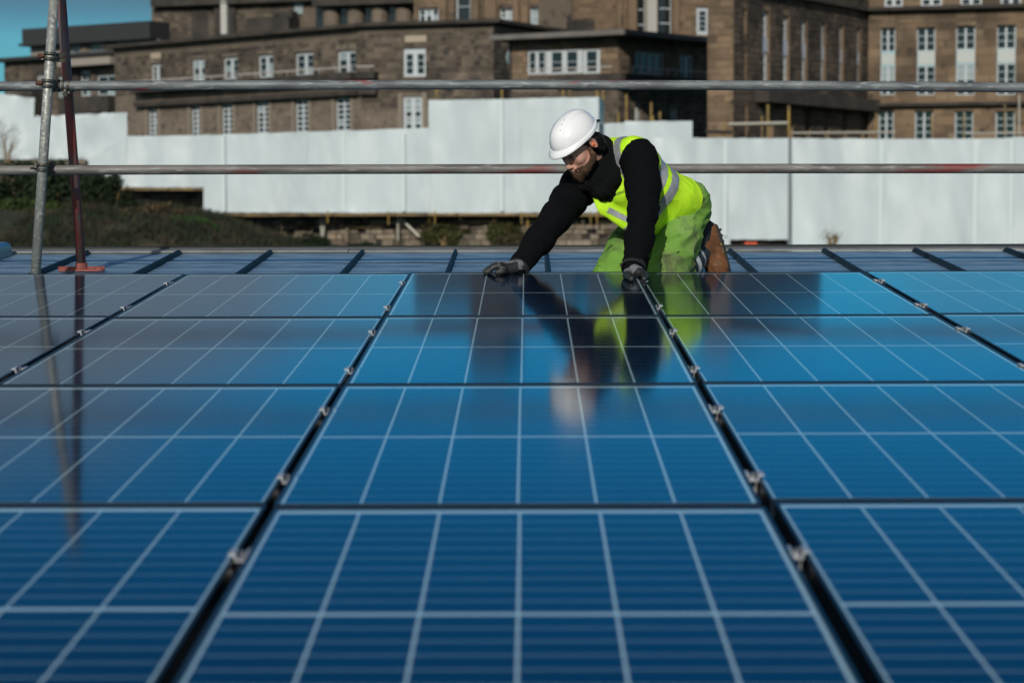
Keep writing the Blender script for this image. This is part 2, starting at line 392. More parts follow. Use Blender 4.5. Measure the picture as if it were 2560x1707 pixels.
# ------------------------------------------------------------------ scaffold tubes
M_galv = mat('galvanised_tube', (.27, .285, .265), .5, .35, noise_s=1, noise_c=[((.22, .23, .22), 12, .42, .6), ((.52, .53, .5), 60, .55, .68), ((.28, .05, .04), 5, .66, .7)], bump=.15, bump_s=90)
M_rail_t = mat('worn_red_grey_tube', (.155, .175, .185), .6, .2, noise_s=1, noise_c=[((.09, .10, .11), 9, .42, .6), ((.25, .275, .29), 30, .55, .7), ((.22, .03, .03), 6, .62, .69)], stretch=(.45, 1, 2.2), bump=.15, bump_s=70)
M_rail_l = mat('worn_reddish_tube', (.16, .155, .148), .6, .15, noise_s=1, noise_c=[((.095, .09, .088), 9, .42, .6), ((.24, .245, .245), 30, .55, .7), ((.17, .038, .034), 4, .57, .66)], stretch=(.35, 1, 2.2), bump=.15, bump_s=70)
M_red = mat('worn_red_tube', (.17, .036, .032), .55, .1, noise_s=1, noise_c=[((.10, .085, .09), 7, .45, .58), ((.24, .05, .04), 25, .5, .7), ((.10, .11, .12), 12, .60, .68)], stretch=(2, 2, .5), bump=.2, bump_s=60)
M_iron = mat('coupler_iron', (.05, .055, .05), .5, .6, noise_s=40, noise_c=(.10, .09, .07))
M_rust = mat('rusty_bolt', (.12, .045, .025), .8, .2, noise_s=80, noise_c=(.05, .03, .02))
TR = .02415
def pole(name, pts, material, **k):
    P = empty(name, pts[0], **k)
    MB().tube(pts, TR, 20).build('tube', material, P, sm=True); return P
ga, gb = at(88.5, 692, 10.42), at(143, -120, 10.40)
pole('scaffold_pole', [ga, gb], M_galv, label='leaning grey galvanised scaffold pole standing left of the red one', cat='scaffold pole')
ra, rb = at(204, 671, 10.86), at(144, -120, 10.49)
rp_ = pole('scaffold_prop', [ra, rb], M_red, label='worn red scaffold pole leaning on a flat red foot plate', cat='scaffold pole')
# foot plate: a saddle with two rounded ends
b = MB(); c0 = at(204, 676.5, 10.86); n = 26
pl = []
for k in range(n):
    a = 2 * math.pi * k / n; x = math.cos(a); y = math.sin(a)
    wx = .118 * (abs(x) ** .6) * (1 if x > 0 else -1); wy = (.040 + .012 * abs(x)) * (abs(y) ** .7) * (1 if y > 0 else -1)
    pl.append(c0 + RX * wx + RS * wy)
b.prism(pl, RN * .009)
b.box(c0 + RX * -.118 - RS * .006 + RN * .009, RX * .236, RS * .012, RN * .012)
b.tube([c0 + RN * .009 + RX * -.09, c0 + RN * .02 + RX * -.09], .026, 12); b.tube([c0 + RN * .009 + RX * .088, c0 + RN * .018 + RX * .088], .026, 12)
b.tube([c0 + RN * .008, c0 + RN * .04], .031, 16)
b.build('foot_plate', mat('red_oxide_plate', (.30, .085, .065), .75, noise_s=20, noise_c=(.19, .06, .05), bump=.5, bump_s=50), rp_)
up = [at(-700, 221, 10.51), at(0, 216.5, 10.50), at(800, 212.8, 10.50), at(1400, 212.6, 10.50), at(2000, 215, 10.50), at(2560, 219.5, 10.50), at(3200, 225, 10.5)]
lo = [at(-700, 427, 10.51), at(0, 426, 10.51), at(800, 423.6, 10.51), at(1700, 422, 10.51), at(2560, 421.8, 10.51), at(3200, 421, 10.51)]
def spline(pts, n=8):
    o = []
    for i in range(len(pts) - 1):
        p0, p1, p2, p3 = pts[max(i - 1, 0)], pts[i], pts[i + 1], pts[min(i + 2, len(pts) - 1)]
        for k in range(n):
            t = k / n; o.append(.5 * ((2 * p1) + (p2 - p0) * t + (2 * p0 - 5 * p1 + 4 * p2 - p3) * t * t + (3 * p1 - p0 - 3 * p2 + p3) * t ** 3))
    return o + [pts[-1]]
pole('guard_rail', spline(up), M_rail_t, label='upper horizontal scaffold tube across the picture, grey with red paint marks', cat='guard rail', group='guard rails along the ridge')
pole('guard_rail', spline(lo), M_rail_l, label='lower horizontal scaffold tube across the picture, passing behind the worker', cat='guard rail', group='guard rails along the ridge')
def ring_band(b, c, axis, r0, r1, w, seg=20):
    axis = axis.normalized(); a = axis.orthogonal().normalized(); d = axis.cross(a); n = len(b.v); 
    for s_, rr in ((-.5, r0), (-.5, r1), (.5, r1), (.5, r0)):
        for k in range(seg):
            q = 2 * math.pi * k / seg; b.v.append(c + axis * (s_ * w) + (a * math.cos(q) + d * math.sin(q)) * rr)
    for i in range(4):
        for k in range(seg):
            b.f.append((n + i * seg + k, n + i * seg + (k + 1) % seg, n + ((i + 1) % 4) * seg + (k + 1) % seg, n + ((i + 1) % 4) * seg + k))
def coupler(name, px, py, d, ax1, off2, ax2, bolt_dir, label, rust=True):
    c = at(px, py, d); P = empty(name, c, label=label, cat='coupler', group='iron tube couplers')
    b = MB(); ring_band(b, c - ax1.normalized() * .013, ax1, TR + .001, TR + .007, .012); ring_band(b, c + ax1.normalized() * .013, ax1, TR + .001, TR + .007, .012)
    b.box(c + bolt_dir * (TR + .002) - ax1.normalized() * .019 - CD * .010, bolt_dir * .014, ax1.normalized() * .038, CD * .02)
    b.build('band', M_iron, P)
    c2 = c + off2; b = MB(); ring_band(b, c2 - ax2.normalized() * .013, ax2, TR + .001, TR + .007, .014); ring_band(b, c2 + ax2.normalized() * .013, ax2, TR + .001, TR + .007, .014)
    b.build('second_band', M_iron, P)
    b = MB(); e = c + bolt_dir * (TR + .004); b.tube([e - CD * .03, e + CD * .025], .006, 8)
    q = e + bolt_dir * .016; b.tube([q - bolt_dir * .012 - CD * .012, q + bolt_dir * .012 - CD * .012], .011, 8)
    b.build('bolt', M_rust if rust else M_iron, P)
gd = (gb - ga).normalized(); rd = (rb - ra).normalized(); hx = CR
coupler('tube_coupler', 106.5, 418.5, 10.405, gd, CD * .098 + CR * .01, hx, -CR, 'iron coupler fixing the grey pole to the lower tube', False)
coupler('tube_coupler', 119.5, 209, 10.40, gd, CD * .098 + CR * .02, hx, -CR, 'rusty bolted coupler fixing the grey pole to the upper tube')
coupler('tube_coupler', 165, 214.5, 10.50, hx, CD * .07, rd, -CU, 'iron coupler fixing the red pole to the upper tube', False)
coupler('tube_coupler', 125, 141, 10.40, gd, CR * .052 + CD * .045, rd, -CR, 'swivel coupler joining the grey and red poles above the upper tube')
for px, py, s_ in ((106, 140, -1), (176, 142, 1)):
    pass
# ------------------------------------------------------------------ ground and hillside
M_grass = mat('rough_grass', (.016, .022, .008), .95, noise_s=1, noise_c=[((.050, .040, .020), .5, .46, .6), ((.010, .022, .006), 1.4, .5, .62), ((.085, .07, .045), 3.0, .60, .7)])
def gz(x, y):
    """height of the ground: low by the roof, a bank rising at the left towards the retaining wall"""
    t = max(0, min(1, (y - 55) / 50)); t = t * t * (3 - 2 * t)
    z = 3 + t * 14.6
    lft = max(0, min(1, (-9 - x) / 10)); lft = lft * lft * (3 - 2 * lft)
    z += t * lft * (2.2 + .6 * noise.noise(Vector((x * .15, y * .15, 0))))
    return z + .35 * t * noise.noise(Vector((x * .3, y * .3, 4)))
xs = [-3000, -600, -120] + [-60 + 1.5 * i for i in range(81)] + [120, 600, 3000]
ys = [-3000, -400, -60, 0, 40] + [50 + 1.5 * i for i in range(90)] + [260, 700, 4000]
gv = []; gf = []
for y in ys:
    for x in xs:
        z = 0 if (abs(x) > 500 or y < 30) else gz(max(-60, min(60, x)), min(y, 180))
        if y > 500: z = 12
        if y < 30: z = -.05
        gv.append((x, y, z))
nx = len(xs)
for j in range(len(ys) - 1):
    for i in range(nx - 1): gf.append((j * nx + i, j * nx + i + 1, (j + 1) * nx + i + 1, (j + 1) * nx + i))
me = bpy.data.meshes.new('ground'); me.from_pydata(gv, [], gf); me.update(); smooth(me)
link('ground', me, M_grass, kind='structure')

# ------------------------------------------------------------------ facades
M_stone = mat('sooty_sandstone', (.105, .084, .064), .9, island=.5, noise_s=1, noise_c=[((.050, .042, .034), .25, .43, .60), ((.16, .13, .098), .8, .58, .72), ((.022, .021, .019), 1.3, .56, .66)])
M_stone_l = mat('pale_sandstone', (.165, .135, .105), .9, island=.2, noise_s=1, noise_c=[((.12, .098, .076), .5, .45, .65), ((.06, .052, .043), 2.2, .57, .70)])
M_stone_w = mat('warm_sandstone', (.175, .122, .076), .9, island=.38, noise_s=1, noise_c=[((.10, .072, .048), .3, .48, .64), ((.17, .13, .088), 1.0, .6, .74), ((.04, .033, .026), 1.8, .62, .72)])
M_soot_shade = mat('soot_shade_stone', (.03, .027, .024), .95, noise_s=.8, noise_c=(.055, .047, .04))  # sooty stone; also colours dark bands that stand for shadow
M_slate = mat('roof_slate', (.022, .024, .027), .8)
M_wpaint = mat('white_window_paint', (.46, .51, .54), .6)
M_pane = mat('dark_pane', (.012, .018, .02), .12, spec=.6)
M_blind = mat('pane_with_blind', (.24, .31, .33), .4, spec=.5)
M_spandrel = mat('white_spandrel', (.42, .46, .45), .6)
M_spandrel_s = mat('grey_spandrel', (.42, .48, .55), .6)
class Facade:
    def __init__(s, pxa, da, pxb, db):
        a, b_ = at(pxa, 522, da), at(pxb, 522, db)
        s.a = Vector((a.x, a.y, 0)); e = Vector((b_.x - a.x, b_.y - a.y, 0)); s.L = e.length; s.u = e.normalized()
        n = Vector((s.u.y, -s.u.x, 0))
        if n.dot(CD) > 0: n = -n
        s.n = n
    def hit(s, px, py, out=0.0):
        d = at(px, py, 1) - CAM; o = s.a + s.n * out
        t = (o - CAM).dot(s.n) / d.dot(s.n); p = CAM + d * t
        return (p - s.a).dot(s.u), p.z
    def P(s, u, z, n=0.0): return s.a + s.u * u + s.n * n + Vector((0, 0, z))
    def box(s, b, u0, u1, z0, z1, n0, n1): b.box(s.P(u0, z0, n0), s.u * (u1 - u0), s.n * (n1 - n0), Vector((0, 0, z1 - z0)))
    def rect(s, x0, x1, y0, y1, out=0.0):
        u0, _ = s.hit(x0, (y0 + y1) / 2, out); u1, _ = s.hit(x1, (y0 + y1) / 2, out); xm = (x0 + x1) / 2
        _, z1 = s.hit(xm, y0, out); _, z0 = s.hit(xm, y1, out); return (min(u0, u1), max(u0, u1), z0, z1)
def cutwall(F, b, u0, u1, z0, z1, holes, n0=-.45, n1=0.0):
    us = sorted({u0, u1} | {h[0] for h in holes if u0 < h[0] < u1} | {h[1] for h in holes if u0 < h[1] < u1})
    for a, c in zip(us, us[1:]):
        if c - a < 1e-4: continue
        mid = (a + c) / 2; hs = sorted([(h[2], h[3]) for h in holes if h[0] < mid < h[1]])
        z = z0
        for p, q in hs:
            if p > z: F.box(b, a, c, z, p, n0, n1)
            z = max(z, q)
        if z < z1: F.box(b, a, c, z, z1, n0, n1)
def ashlar(F, b, u0, u1, z0, z1, holes, ch=.33, bl=(.42, .85), pr=.04, j=.05, r=None):
    r = r or rnd; z = z0
    while z < z1 - .08:
        h = min(ch * r.uniform(.8, 1.2), z1 - z); u = u0 - r.uniform(0, .5)
        while u < u1:
            L = r.uniform(*bl); a, c = max(u, u0), min(u + L, u1); u += L
            segs = [(a, c)]
            for hh in holes:
                if hh[2] < z + h and hh[3] > z:
                    ns = []
                    for p, q in segs:
                        if hh[1] <= p or hh[0] >= q: ns.append((p, q)); continue
                        if hh[0] > p: ns.append((p, hh[0]))
                        if hh[1] < q: ns.append((hh[1], q))
                    segs = ns
            for p, q in segs:
                if q - p > .07: F.box(b, p + j / 2, q - j / 2, z + j / 2, z + h - j / 2, .001, pr * r.uniform(.4, 1.3))
        z += h
def window(F, parent, rc, cols=2, rows=3, frame=.09, fv=None, mull=.16, bar=.05, blind=0.0, blinds=None, deep=.26, top=.0, label=None, r=None):
    r = r or rnd
    u0, u1, z0, z1 = rc; b = MB(); n0, n1 = -deep - .06, -deep + .03; fv = frame if fv is None else fv
    F.box(b, u0, u0 + frame, z0, z1, n0, n1); F.box(b, u1 - frame, u1, z0, z1, n0, n1)
    F.box(b, u0 + frame, u1 - frame, z0, z0 + fv, n0, n1); F.box(b, u0 + frame, u1 - frame, z1 - fv - top, z1, n0, n1)
    cw = (u1 - u0 - 2 * frame - (cols - 1) * mull) / cols; rh = (z1 - z0 - 2 * fv - top - (rows - 1) * bar) / rows
    panes = []
    for c in range(cols):
        a = u0 + frame + c * (cw + mull)
        if c: F.box(b, a - mull, a, z0 + fv, z1 - fv - top, n0 + .002, n1 - .004)
        for k in range(rows):
            z = z0 + fv + k * (rh + bar)
            if k: F.box(b, a, a + cw, z - bar, z, n0 + .004, n1 - .01)
            panes.append((c, k, a, z))
    w = b.build('window', M_wpaint, parent)
    inv = W[parent.name].inverted()
    for c, k, a, z in panes:
        q = MB(); F.box(q, a, a + cw, z, z + rh, -deep - .05, -deep - .035)
        isb = (blinds and (c, k) in blinds) or r.random() < blind
        q.build('pane', M_blind if isb else M_pane, w)
    return w
def cornice(F, b, y_ref, u0, u1, h, out, z=None):
    if z is None: _, z = F.hit(*y_ref)
    F.box(b, u0, u1, z, z + h, -.3, out); return z

# --- A: the long terrace block at the left, its front bent in two
bA = empty('office_block', Vector((*at(760, 522, 152).xy, 12)), 'long brown stone block with two rows of white windows, left of centre', 'building')
F1 = Facade(292, 169, 905, 150); F1b = Facade(905, 150, 1234, 147); F1r = Facade(1234, 147, 1440, 158)
upA = [(376, 402, 159, 207), (478, 512, 147, 205), (556, 594, 142, 198), (643, 683, 136, 194), (736, 783, 130, 189), (841, 889, 125, 184)]
loA = [(370, 394, 274, 345), (477, 501, 263, 342), (553, 582, 258, 338), (640, 672, 253, 334), (737, 771, 249, 331), (838, 876, 245, 328)]
hA = [F1.rect(*q) for q in upA] + [F1.rect(*q) for q in loA]
_, ztop = F1.hit(880, 72); _, zbot = F1.hit(880, 640)
wl = MB(); st = MB()
cutwall(F1, wl, 0, F1.L, zbot, ztop, hA)
_, zl = F1.hit(880, 205)
ashlar(F1, st, 0, F1.L, zl, ztop - .62, hA)
lo_st = MB(); ashlar(F1, lo_st, 0, F1.L, F1.hit(880, 380)[1], zl - .75, hA, ch=.30, pr=.015)
hB = [F1b.rect(1007, 1064, 119, 192), F1b.rect(1007, 1056, 241, 330)]
_, zt2 = F1b.hit(1000, 66)
cutwall(F1b, wl, .0, F1b.L, zbot, zt2, hB); ashlar(F1b, st, 0, F1b.L, zl - 1.9, zt2 - .5, hB)
ashlar(F1b, lo_st, 0, F1b.L, F1b.hit(1000, 380)[1], zl - 2.0, hB, ch=.30, pr=.015)
cutwall(F1r, wl, 0, F1r.L, zbot, zt2, []); st2 = MB(); ashlar(F1r, st2, 0, F1r.L, zbot, zt2 - .5, [])
wl.build('wall', M_stone_l, bA)
st.build('stone_block', M_stone, bA, kind='stuff'); lo_st.build('stone_block', M_stone_l, bA, kind='stuff', label='paler smooth stone blocks of the lower storey'); st2.build('stone_block', M_stone, bA, kind='stuff')
fz = MB()
F1.box(fz, 0, F1.L, ztop - .50, ztop - .002, .0, .07); F1b.box(fz, 0, F1b.L + .08, zt2 - .42, zt2 - .002, .0, .07); fz.build('frieze', M_stone_l, bA)
cz = MB(); F1.box(cz, -.8, F1.L + .2, ztop, ztop + .26, -4, .75); F1b.box(cz, -.1, F1b.L + .7, zt2, zt2 + .26, -4, .72); F1r.box(cz, .3, F1r.L, zt2 - .004, zt2 + .252, -4, .7)
cz.build('cornice', M_soot_shade, bA)
for i, q in enumerate(hA[:6]): window(F1, bA, q, 2, 3, .12, mull=.28, bar=.04, blind=.28 if i < 3 else .05, top=.12)
for i, q in enumerate(hA[6:]): window(F1, bA, q, 2, 6, .11, mull=.17, bar=.10, blind=.08, deep=.2)
window(F1b, bA, hB[0], 2, 3, .20, mull=.34, bar=.05, blind=.1, top=.25); window(F1b, bA, hB[1], 2, 5, .2, mull=.3, bar=.1, blinds={(0, 1), (1, 1), (0, 3), (1, 3), (0, 4), (1, 4)}, deep=.2)
# projecting ledge over the lower storey, with its metal rail, and the shadow below it put in as a dark strip
lg = MB(); u1_, _ = F1.hit(900, 190); _, za = F1.hit(880, 183); _, zb = F1.hit(880, 201)
F1.box(lg, 3.2, F1.L, zb, za, 0, 1.0); F1b.box(lg, 0.02, 1.35, zb, za, 0, 1.0); lg.build('ledge', M_soot_shade, bA)
lg = MB(); _, zc = F1.hit(880, 226); _, zd = F1.hit(880, 239); F1.box(lg, 3.0, F1.L, zd, zc, 0, .55); F1b.box(lg, .02, 1.3, zd, zc, 0, .55); lg.build('string_course', M_soot_shade, bA)
rl = MB(); _, zr = F1.hit(880, 170)
F1.box(rl, 2.6, F1.L, zr - .06, zr + .03, .86, .92); F1b.box(rl, 0.02, 1.35, zr - .06, zr + .03, .86, .92)
for k in range(16): F1.box(rl, 2.7 + k * 1.7, 2.75 + k * 1.7, za, zr - .06, .87, .91)
rl.build('railing', mat('pale_railing', (.4, .38, .36), .6), bA)
# surrounds of the lower windows (pale margins)
for q in hA[6:] + [hB[1]]:
    FF = F1b if q is hB[1] else F1
    for e0, e1 in ((q[0] - .34, q[0]), (q[1], q[1] + .34)):
        mg = MB(); FF.box(mg, e0, e1, q[2], q[3] + .25, .001, .06); mg.build('window_margin', mat('dressed_margin', (.20, .17, .135), .9), bA)
for q, FF in [(hA[0], F1), (hB[0], F1b)]:
    lt = MB(); FF.box(lt, q[0] + .2, q[1] + .1, q[3] + .35, q[3] + .8, .001, .10); lt.build('replaced_stone', mat('new_sandstone', (.36, .31, .24), .9), bA)

# --- B: the far left wing with flat roofs
bB = empty('left_wing', Vector((*at(200, 522, 182).xy, 12)), 'low stone wing with dark flat roofs, behind the two leaning poles', 'building')
G1 = Facade(17, 186, 310, 177); G2 = Facade(83, 190, 400, 182)
g1h = [G1.rect(90, 112, 187, 208), G1.rect(143, 163, 190, 208), G1.rect(199, 226, 178, 243), G1.rect(240, 290, 186, 241), G1.rect(143, 160, 222, 252), G1.rect(143, 160, 255, 284)]
_, zt = G1.hit(30, 155); _, zb_ = G1.hit(30, 640)
wl = MB(); cutwall(G1, wl, 0, G1.L, zb_, zt, g1h); wl.build('wall', M_stone, bB)
st = MB(); ashlar(G1, st, 0, G1.L * .5, zt - 4.2, zt - .2, g1h); st.build('stone_block', M_stone, bB, kind='stuff')
sf = MB(); G1.box(sf, -.7, G1.L, zt, zt + .3, -5, .8); sf.build('roof_edge', M_slate, bB)
for i, q in enumerate(g1h): window(G1, bB, q, 2 if i < 4 else 1, 3 if i < 4 else 2, .12, .2, .06, blind=.5)
u0, _ = G1.hit(172, 160); _, za = G1.hit(240, 147); _, zb1 = G1.hit(240, 166)
fb = MB(); G1.box(fb, u0, G1.L, zb1, za - .02, .02, 1.3); fb.build('fascia', mat('pale_fascia', (.27, .24, .21), .8), bB)
_, za = G1.hit(240, 243); _, zb1 = G1.hit(240, 285); u0, _ = G1.hit(183, 260)
fb = MB(); G1.box(fb, u0, G1.L, zb1, za, .02, 1.6); u2, _ = G1.hit(83, 250); u3, _ = G1.hit(107, 250); G1.box(fb, u2, u3, zb1 - .4, zt - 1.8, .02, 1.2)
fb.build('dark_bay', M_soot_shade, bB)
_, zt3 = G2.hit(84, 117); _, zm = G2.hit(84, 142); _, zr3 = G2.hit(84, 75)
g2h = [G2.rect(172, 200, 112, 137), G2.rect(223, 260, 110, 135), G2.rect(285, 330, 104, 130)]
wl = MB(); cutwall(G2, wl, 0, G2.L, zm - 3, zt3, g2h); wl.build('upper_wall', mat('pale_render', (.22, .21, .20), .9), bB)
for xx0, xx1 in ((206, 221), (263, 283)): 
    pc = MB(); a = G2.hit(xx0, 120)[0]; c = G2.hit(xx1, 120)[0]; G2.box(pc, a, c, zm, zt3, 0, .12); pc.build('pier', M_stone_l, bB)
for q in g2h: window(G2, bB, q, 3, 2, .1, mull=.12, bar=.05, blind=.85)
rf = MB(); G2.box(rf, -.0, G2.L, zt3, zr3, -6, 1.0); a = G2.hit(62, 112)[0]; G2.box(rf, a, .02, zt3 + .02, zt3 + .25, -2, .8); rf.build('roof', M_slate, bB)

# --- C: the taller block behind, with its tower
bC = empty('rear_tower_block', Vector((*at(1100, 522, 172).xy, 12)), 'tall brown stone block and tower rising behind the others', 'building')
def solid(F, b, x0, x1, ytop, ybot, n0, n1, yr=None):
    u0 = F.hit(x0, ybot, n1)[0]; u1 = F.hit(x1, ybot, n1)[0]; xm = (x0 + x1) / 2
    z1 = F.hit(xm, ytop, n1)[1]; z0 = F.hit(xm, ybot, n1)[1]; F.box(b, u0, u1, z0, z1, n0, n1); return (u0, u1, z0, z1)
H1 = Facade(380, 184, 1040, 176); H2 = Facade(1035, 168, 1440, 165); H3 = Facade(1400, 156, 1800, 160)
b1 = MB()
solid(H1, b1, 380, 1040, 10, 120, -5, 0)
b1.build('wall', M_stone, bC)
st = MB(); u0, u1 = H1.hit(381, 60)[0], H1.hit(479, 60)[0]; z0 = H1.hit(430, 112)[1]; z1 = H1.hit(430, 12)[1]; 
ashlar(H1, st, u0, u1, z0, z1, []); u0, u1 = H1.hit(590, 60)[0], H1.hit(735, 60)[0]; ashlar(H1, st, u0, u1, z0, z1, [])
st.build('stone_block', M_stone, bC, kind='stuff')
b1 = MB(); solid(H1, b1, 376, 790, -12, 10, -5, .9); solid(H1, b1, 780, 1036, -20, 12, -5, 1.6); solid(H1, b1, 479, 520, 10, 108, -5, .05); solid(H1, b1, 536, 552, 6, 92, -1, .3)
solid(H1, b1, 572, 588, 6, 95, -1, .3); solid(H1, b1, 616, 722, 44, 80, 0, 2.2); solid(H1, b1, 700, 730, 28, 44, 0, 1.2); b1.build('dark_bay', M_soot_shade, bC)
b1 = MB(); solid(H1, b1, 552, 567, -10, 86, 0, .9); b1.build('pale_pipe', mat('pale_pier', (.42, .41, .39), .7), bC)
b1 = MB(); q = solid(H1, b1, 736, 757, 4, 36, 0, .1); b1.build('window', M_blind, bC)
# round piers with dark gaps
for x0, x1, yt in ((812, 851, 8), (873, 912, 12), (932, 972, 18), (992, 1032, 24)):
    u0 = H1.hit(x0, 50)[0]; u1 = H1.hit(x1, 50)[0]; z0 = H1.hit(x0, 75)[1]; z1 = H1.hit(x0, yt)[1]; c = (u0 + u1) / 2; rr = (u1 - u0) / 2
    b1 = MB(); b1.tube([H1.P(c, z0, .2), H1.P(c, z1, .2)], rr, 24); b1.build('round_pier', M_stone_l, bC, sm=False)
for x0, x1 in ((790, 812), (851, 873), (912, 932), (972, 992)):
    b1 = MB(); solid(H1, b1, x0, x1, 10, 66, .02, .08); b1.build('dark_window', M_pane, bC)
h2h = [H2.rect(1046, 1096, 22, 56), H2.rect(1140, 1176, -60, 56), H2.rect(1250, 1280, 22, 56), H2.rect(1325, 1346, 20, 62),
       H2.rect(1140, 1176, -260, -90), H2.rect(1250, 1280, -200, -20), H2.rect(1190, 1225, -460, -330)]
u0 = H2.hit(1035, 50)[0]; u1 = H2.hit(1440, 50)[0]; z0 = H2.hit(1200, 95)[1]; zt = H2.hit(1200, -384)[1]
wl = MB(); cutwall(H2, wl, u0, u1, z0, zt, h2h[:6]); 
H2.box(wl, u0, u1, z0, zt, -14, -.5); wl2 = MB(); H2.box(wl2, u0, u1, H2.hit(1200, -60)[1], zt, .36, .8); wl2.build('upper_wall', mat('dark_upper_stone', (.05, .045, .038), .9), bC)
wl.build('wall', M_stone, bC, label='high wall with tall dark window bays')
st = MB(); ashlar(H2, st, u0, u1, z0, H2.hit(1200, -80)[1], h2h[:6]); st.build('stone_block', M_stone_w, bC, kind='stuff')
for x0, x1 in ((1104, 1116), (1122, 1136), (1180, 1196), (1214, 1240), (1284, 1296), (1306, 1320)):
    pl = MB(); solid(H2, pl, x0, x1, -380, 60, 0, .35); pl.build('pilaster', M_stone_w, bC)
window(H2, bC, h2h[0], 3, 2, .12, mull=.2, bar=.06, blind=.3); window(H2, bC, h2h[1], 1, 3, .1, mull=.1, bar=.05); window(H2, bC, h2h[2], 2, 3, .1, mull=.15, bar=.1, blind=.8); window(H2, bC, h2h[3], 1, 2, .1, mull=.1, bar=.1, blind=1)
window(H2, bC, h2h[4], 2, 5, .1, mull=.1, bar=.1); window(H2, bC, h2h[5], 2, 5, .1, mull=.1, bar=.1)
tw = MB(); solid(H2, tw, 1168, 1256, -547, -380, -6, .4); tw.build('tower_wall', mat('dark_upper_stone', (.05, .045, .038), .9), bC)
tw = MB(); solid(H2, tw, 1345, 1432, -10, 80, .02, 2.5); tw.build('projecting_bay', M_stone, bC)
b1 = MB(); solid(H2, b1, 1345, 1440, -384, 84, .02, .06); b1.build('dark_bay', M_soot_shade, bC)
h3h = [H3.rect(1594, 1618, -90, 100), H3.rect(1646, 1682, -90, 95), H3.rect(1741, 1775, 19, 88)]
u0 = H3.hit(1432, 50)[0]; u1 = H3.hit(1800, 50)[0]; z0 = H3.hit(1600, 120)[1]; zt = H3.hit(1600, -200)[1]
wl = MB(); cutwall(H3, wl, u0, u1, z0, zt, h3h); wl.build('wall', M_stone_w, bC, label='warm lit wall beside the right wing')
st = MB(); ashlar(H3, st, u0, u1, z0, zt, h3h); st.build('stone_block', M_stone_w, bC, kind='stuff')
for q in h3h[:2]: window(H3, bC, q, 1, 5, .05, mull=.1, bar=.08, deep=.4)
window(H3, bC, h3h[2], 1, 4, .28, mull=.1, bar=.05, deep=.15)
b1 = MB(); solid(H3, b1, 1619, 1643, -90, 88, 0, .8); b1.build('pale_column', mat('pale_column', (.40, .385, .35), .7), bC)
for x0, x1 in ((1544, 1556), (1572, 1592), (1684, 1698)):
    pl = MB(); solid(H3, pl, x0, x1, -190, 96, 0, .4); pl.build('pilaster', M_stone_w, bC)
b1 = MB(); solid(H3, b1, 1440, 1486, 50, 90, 0, 2.0); solid(H3, b1, 1462, 1484, 48, 62, 0, 2.1); b1.build('roof_plant_box', M_soot_shade, bC)

# --- D: the pavilion with the flat overhanging roof
bD = empty('pavilion', Vector((*at(1530, 522, 138).xy, 12)), 'low stone pavilion with flat overhanging roof and white windows, directly behind the worker', 'building')
K1 = Facade(1282, 138.5, 1545, 135); K2 = Facade(1545, 135, 1768, 142)
k1h = [K1.rect(1319, 1364, 127, 186), K1.rect(1364.5, 1456, 125.5, 185), K1.rect(1456.5, 1500, 124, 184)]
k2h = [K2.rect(1588, 1660, 132, 187), K2.rect(1700, 1732, 140, 202)]
k1l = [K1.rect(1420, 1445, 262, 330), K1.rect(1478, 1500, 250, 330)]; k2l = [K2.rect(1589, 1603, 247, 300), K2.rect(1640, 1652, 268, 305), K2.rect(1676, 1700, 270, 305)]
_, z1 = K1.hit(1540, 92); _, z0 = K1.hit(1540, 640)
wl = MB(); cutwall(K1, wl, 0, K1.L, z0, z1, k1h + k1l); cutwall(K2, wl, 0, K2.L, z0, z1, k2h + k2l); wl.build('wall', M_stone_l, bD)
_, zu = K1.hit(1540, 190)
st = MB(); ashlar(K1, st, 0, K1.L, zu, z1, k1h); ashlar(K2, st, 0, K2.L, zu, z1, k2h); st.build('stone_block', M_stone_w, bD, kind='stuff')
st = MB(); ashlar(K1, st, 0, K1.L, z0, zu - .8, k1l); ashlar(K2, st, 0, K2.L, z0, zu - .8, k2l); st.build('stone_block', M_stone, bD, kind='stuff')
cen = K1.P(K1.L, 0, 0)
def slab(F, b, ua, ub, za, zb, out): F.box(b, ua, ub, za, zb, -2, out)
sl = MB(); slab(K1, sl, -1.0, K1.L + 1.2, z1, z1 + .32, 1.35); slab(K2, sl, -.9, K2.L + .3, z1 - .003, z1 + .317, 1.35); sl.build('roof_slab', mat('weathered_slab', (.16, .15, .14), .85, noise_s=.6, noise_c=(.10, .095, .09)), bD)
rr = MB()
rr.prism([K1.P(-.4, z1 + .32, -1.0), K1.P(K1.L, z1 + .32, -1.0), K2.P(K2.L, z1 + .32, -1.0), K1.P(4, z1 + .32, -8)], Vector((0, 0, .12))); rr.build('roof_deck', M_slate, bD)
_, za = K1.hit(1540, 186); _, zb1 = K1.hit(1540, 205)
sl = MB(); slab(K1, sl, 3.6, K1.L + .7, zb1, za, 1.0); slab(K2, sl, -.6, K2.L, zb1 - .003, za - .003, 1.0); sl.build('ledge', M_soot_shade, bD)
rl = MB(); _, zr = K1.hit(1540, 169)
K1.box(rl, 1.5, K1.L, zr - .04, zr + .03, .9, .95); K2.box(rl, 0, K2.L, zr - .04, zr + .03, .9, .95)
for k in range(7): K1.box(rl, 1.6 + k * .85, 1.64 + k * .85, za, zr - .04, .9, .94); K2.box(rl, .3 + k * .9, .34 + k * .9, za, zr - .04, .9, .94)
rl.build('railing', mat('pale_railing', (.4, .38, .36), .6), bD)
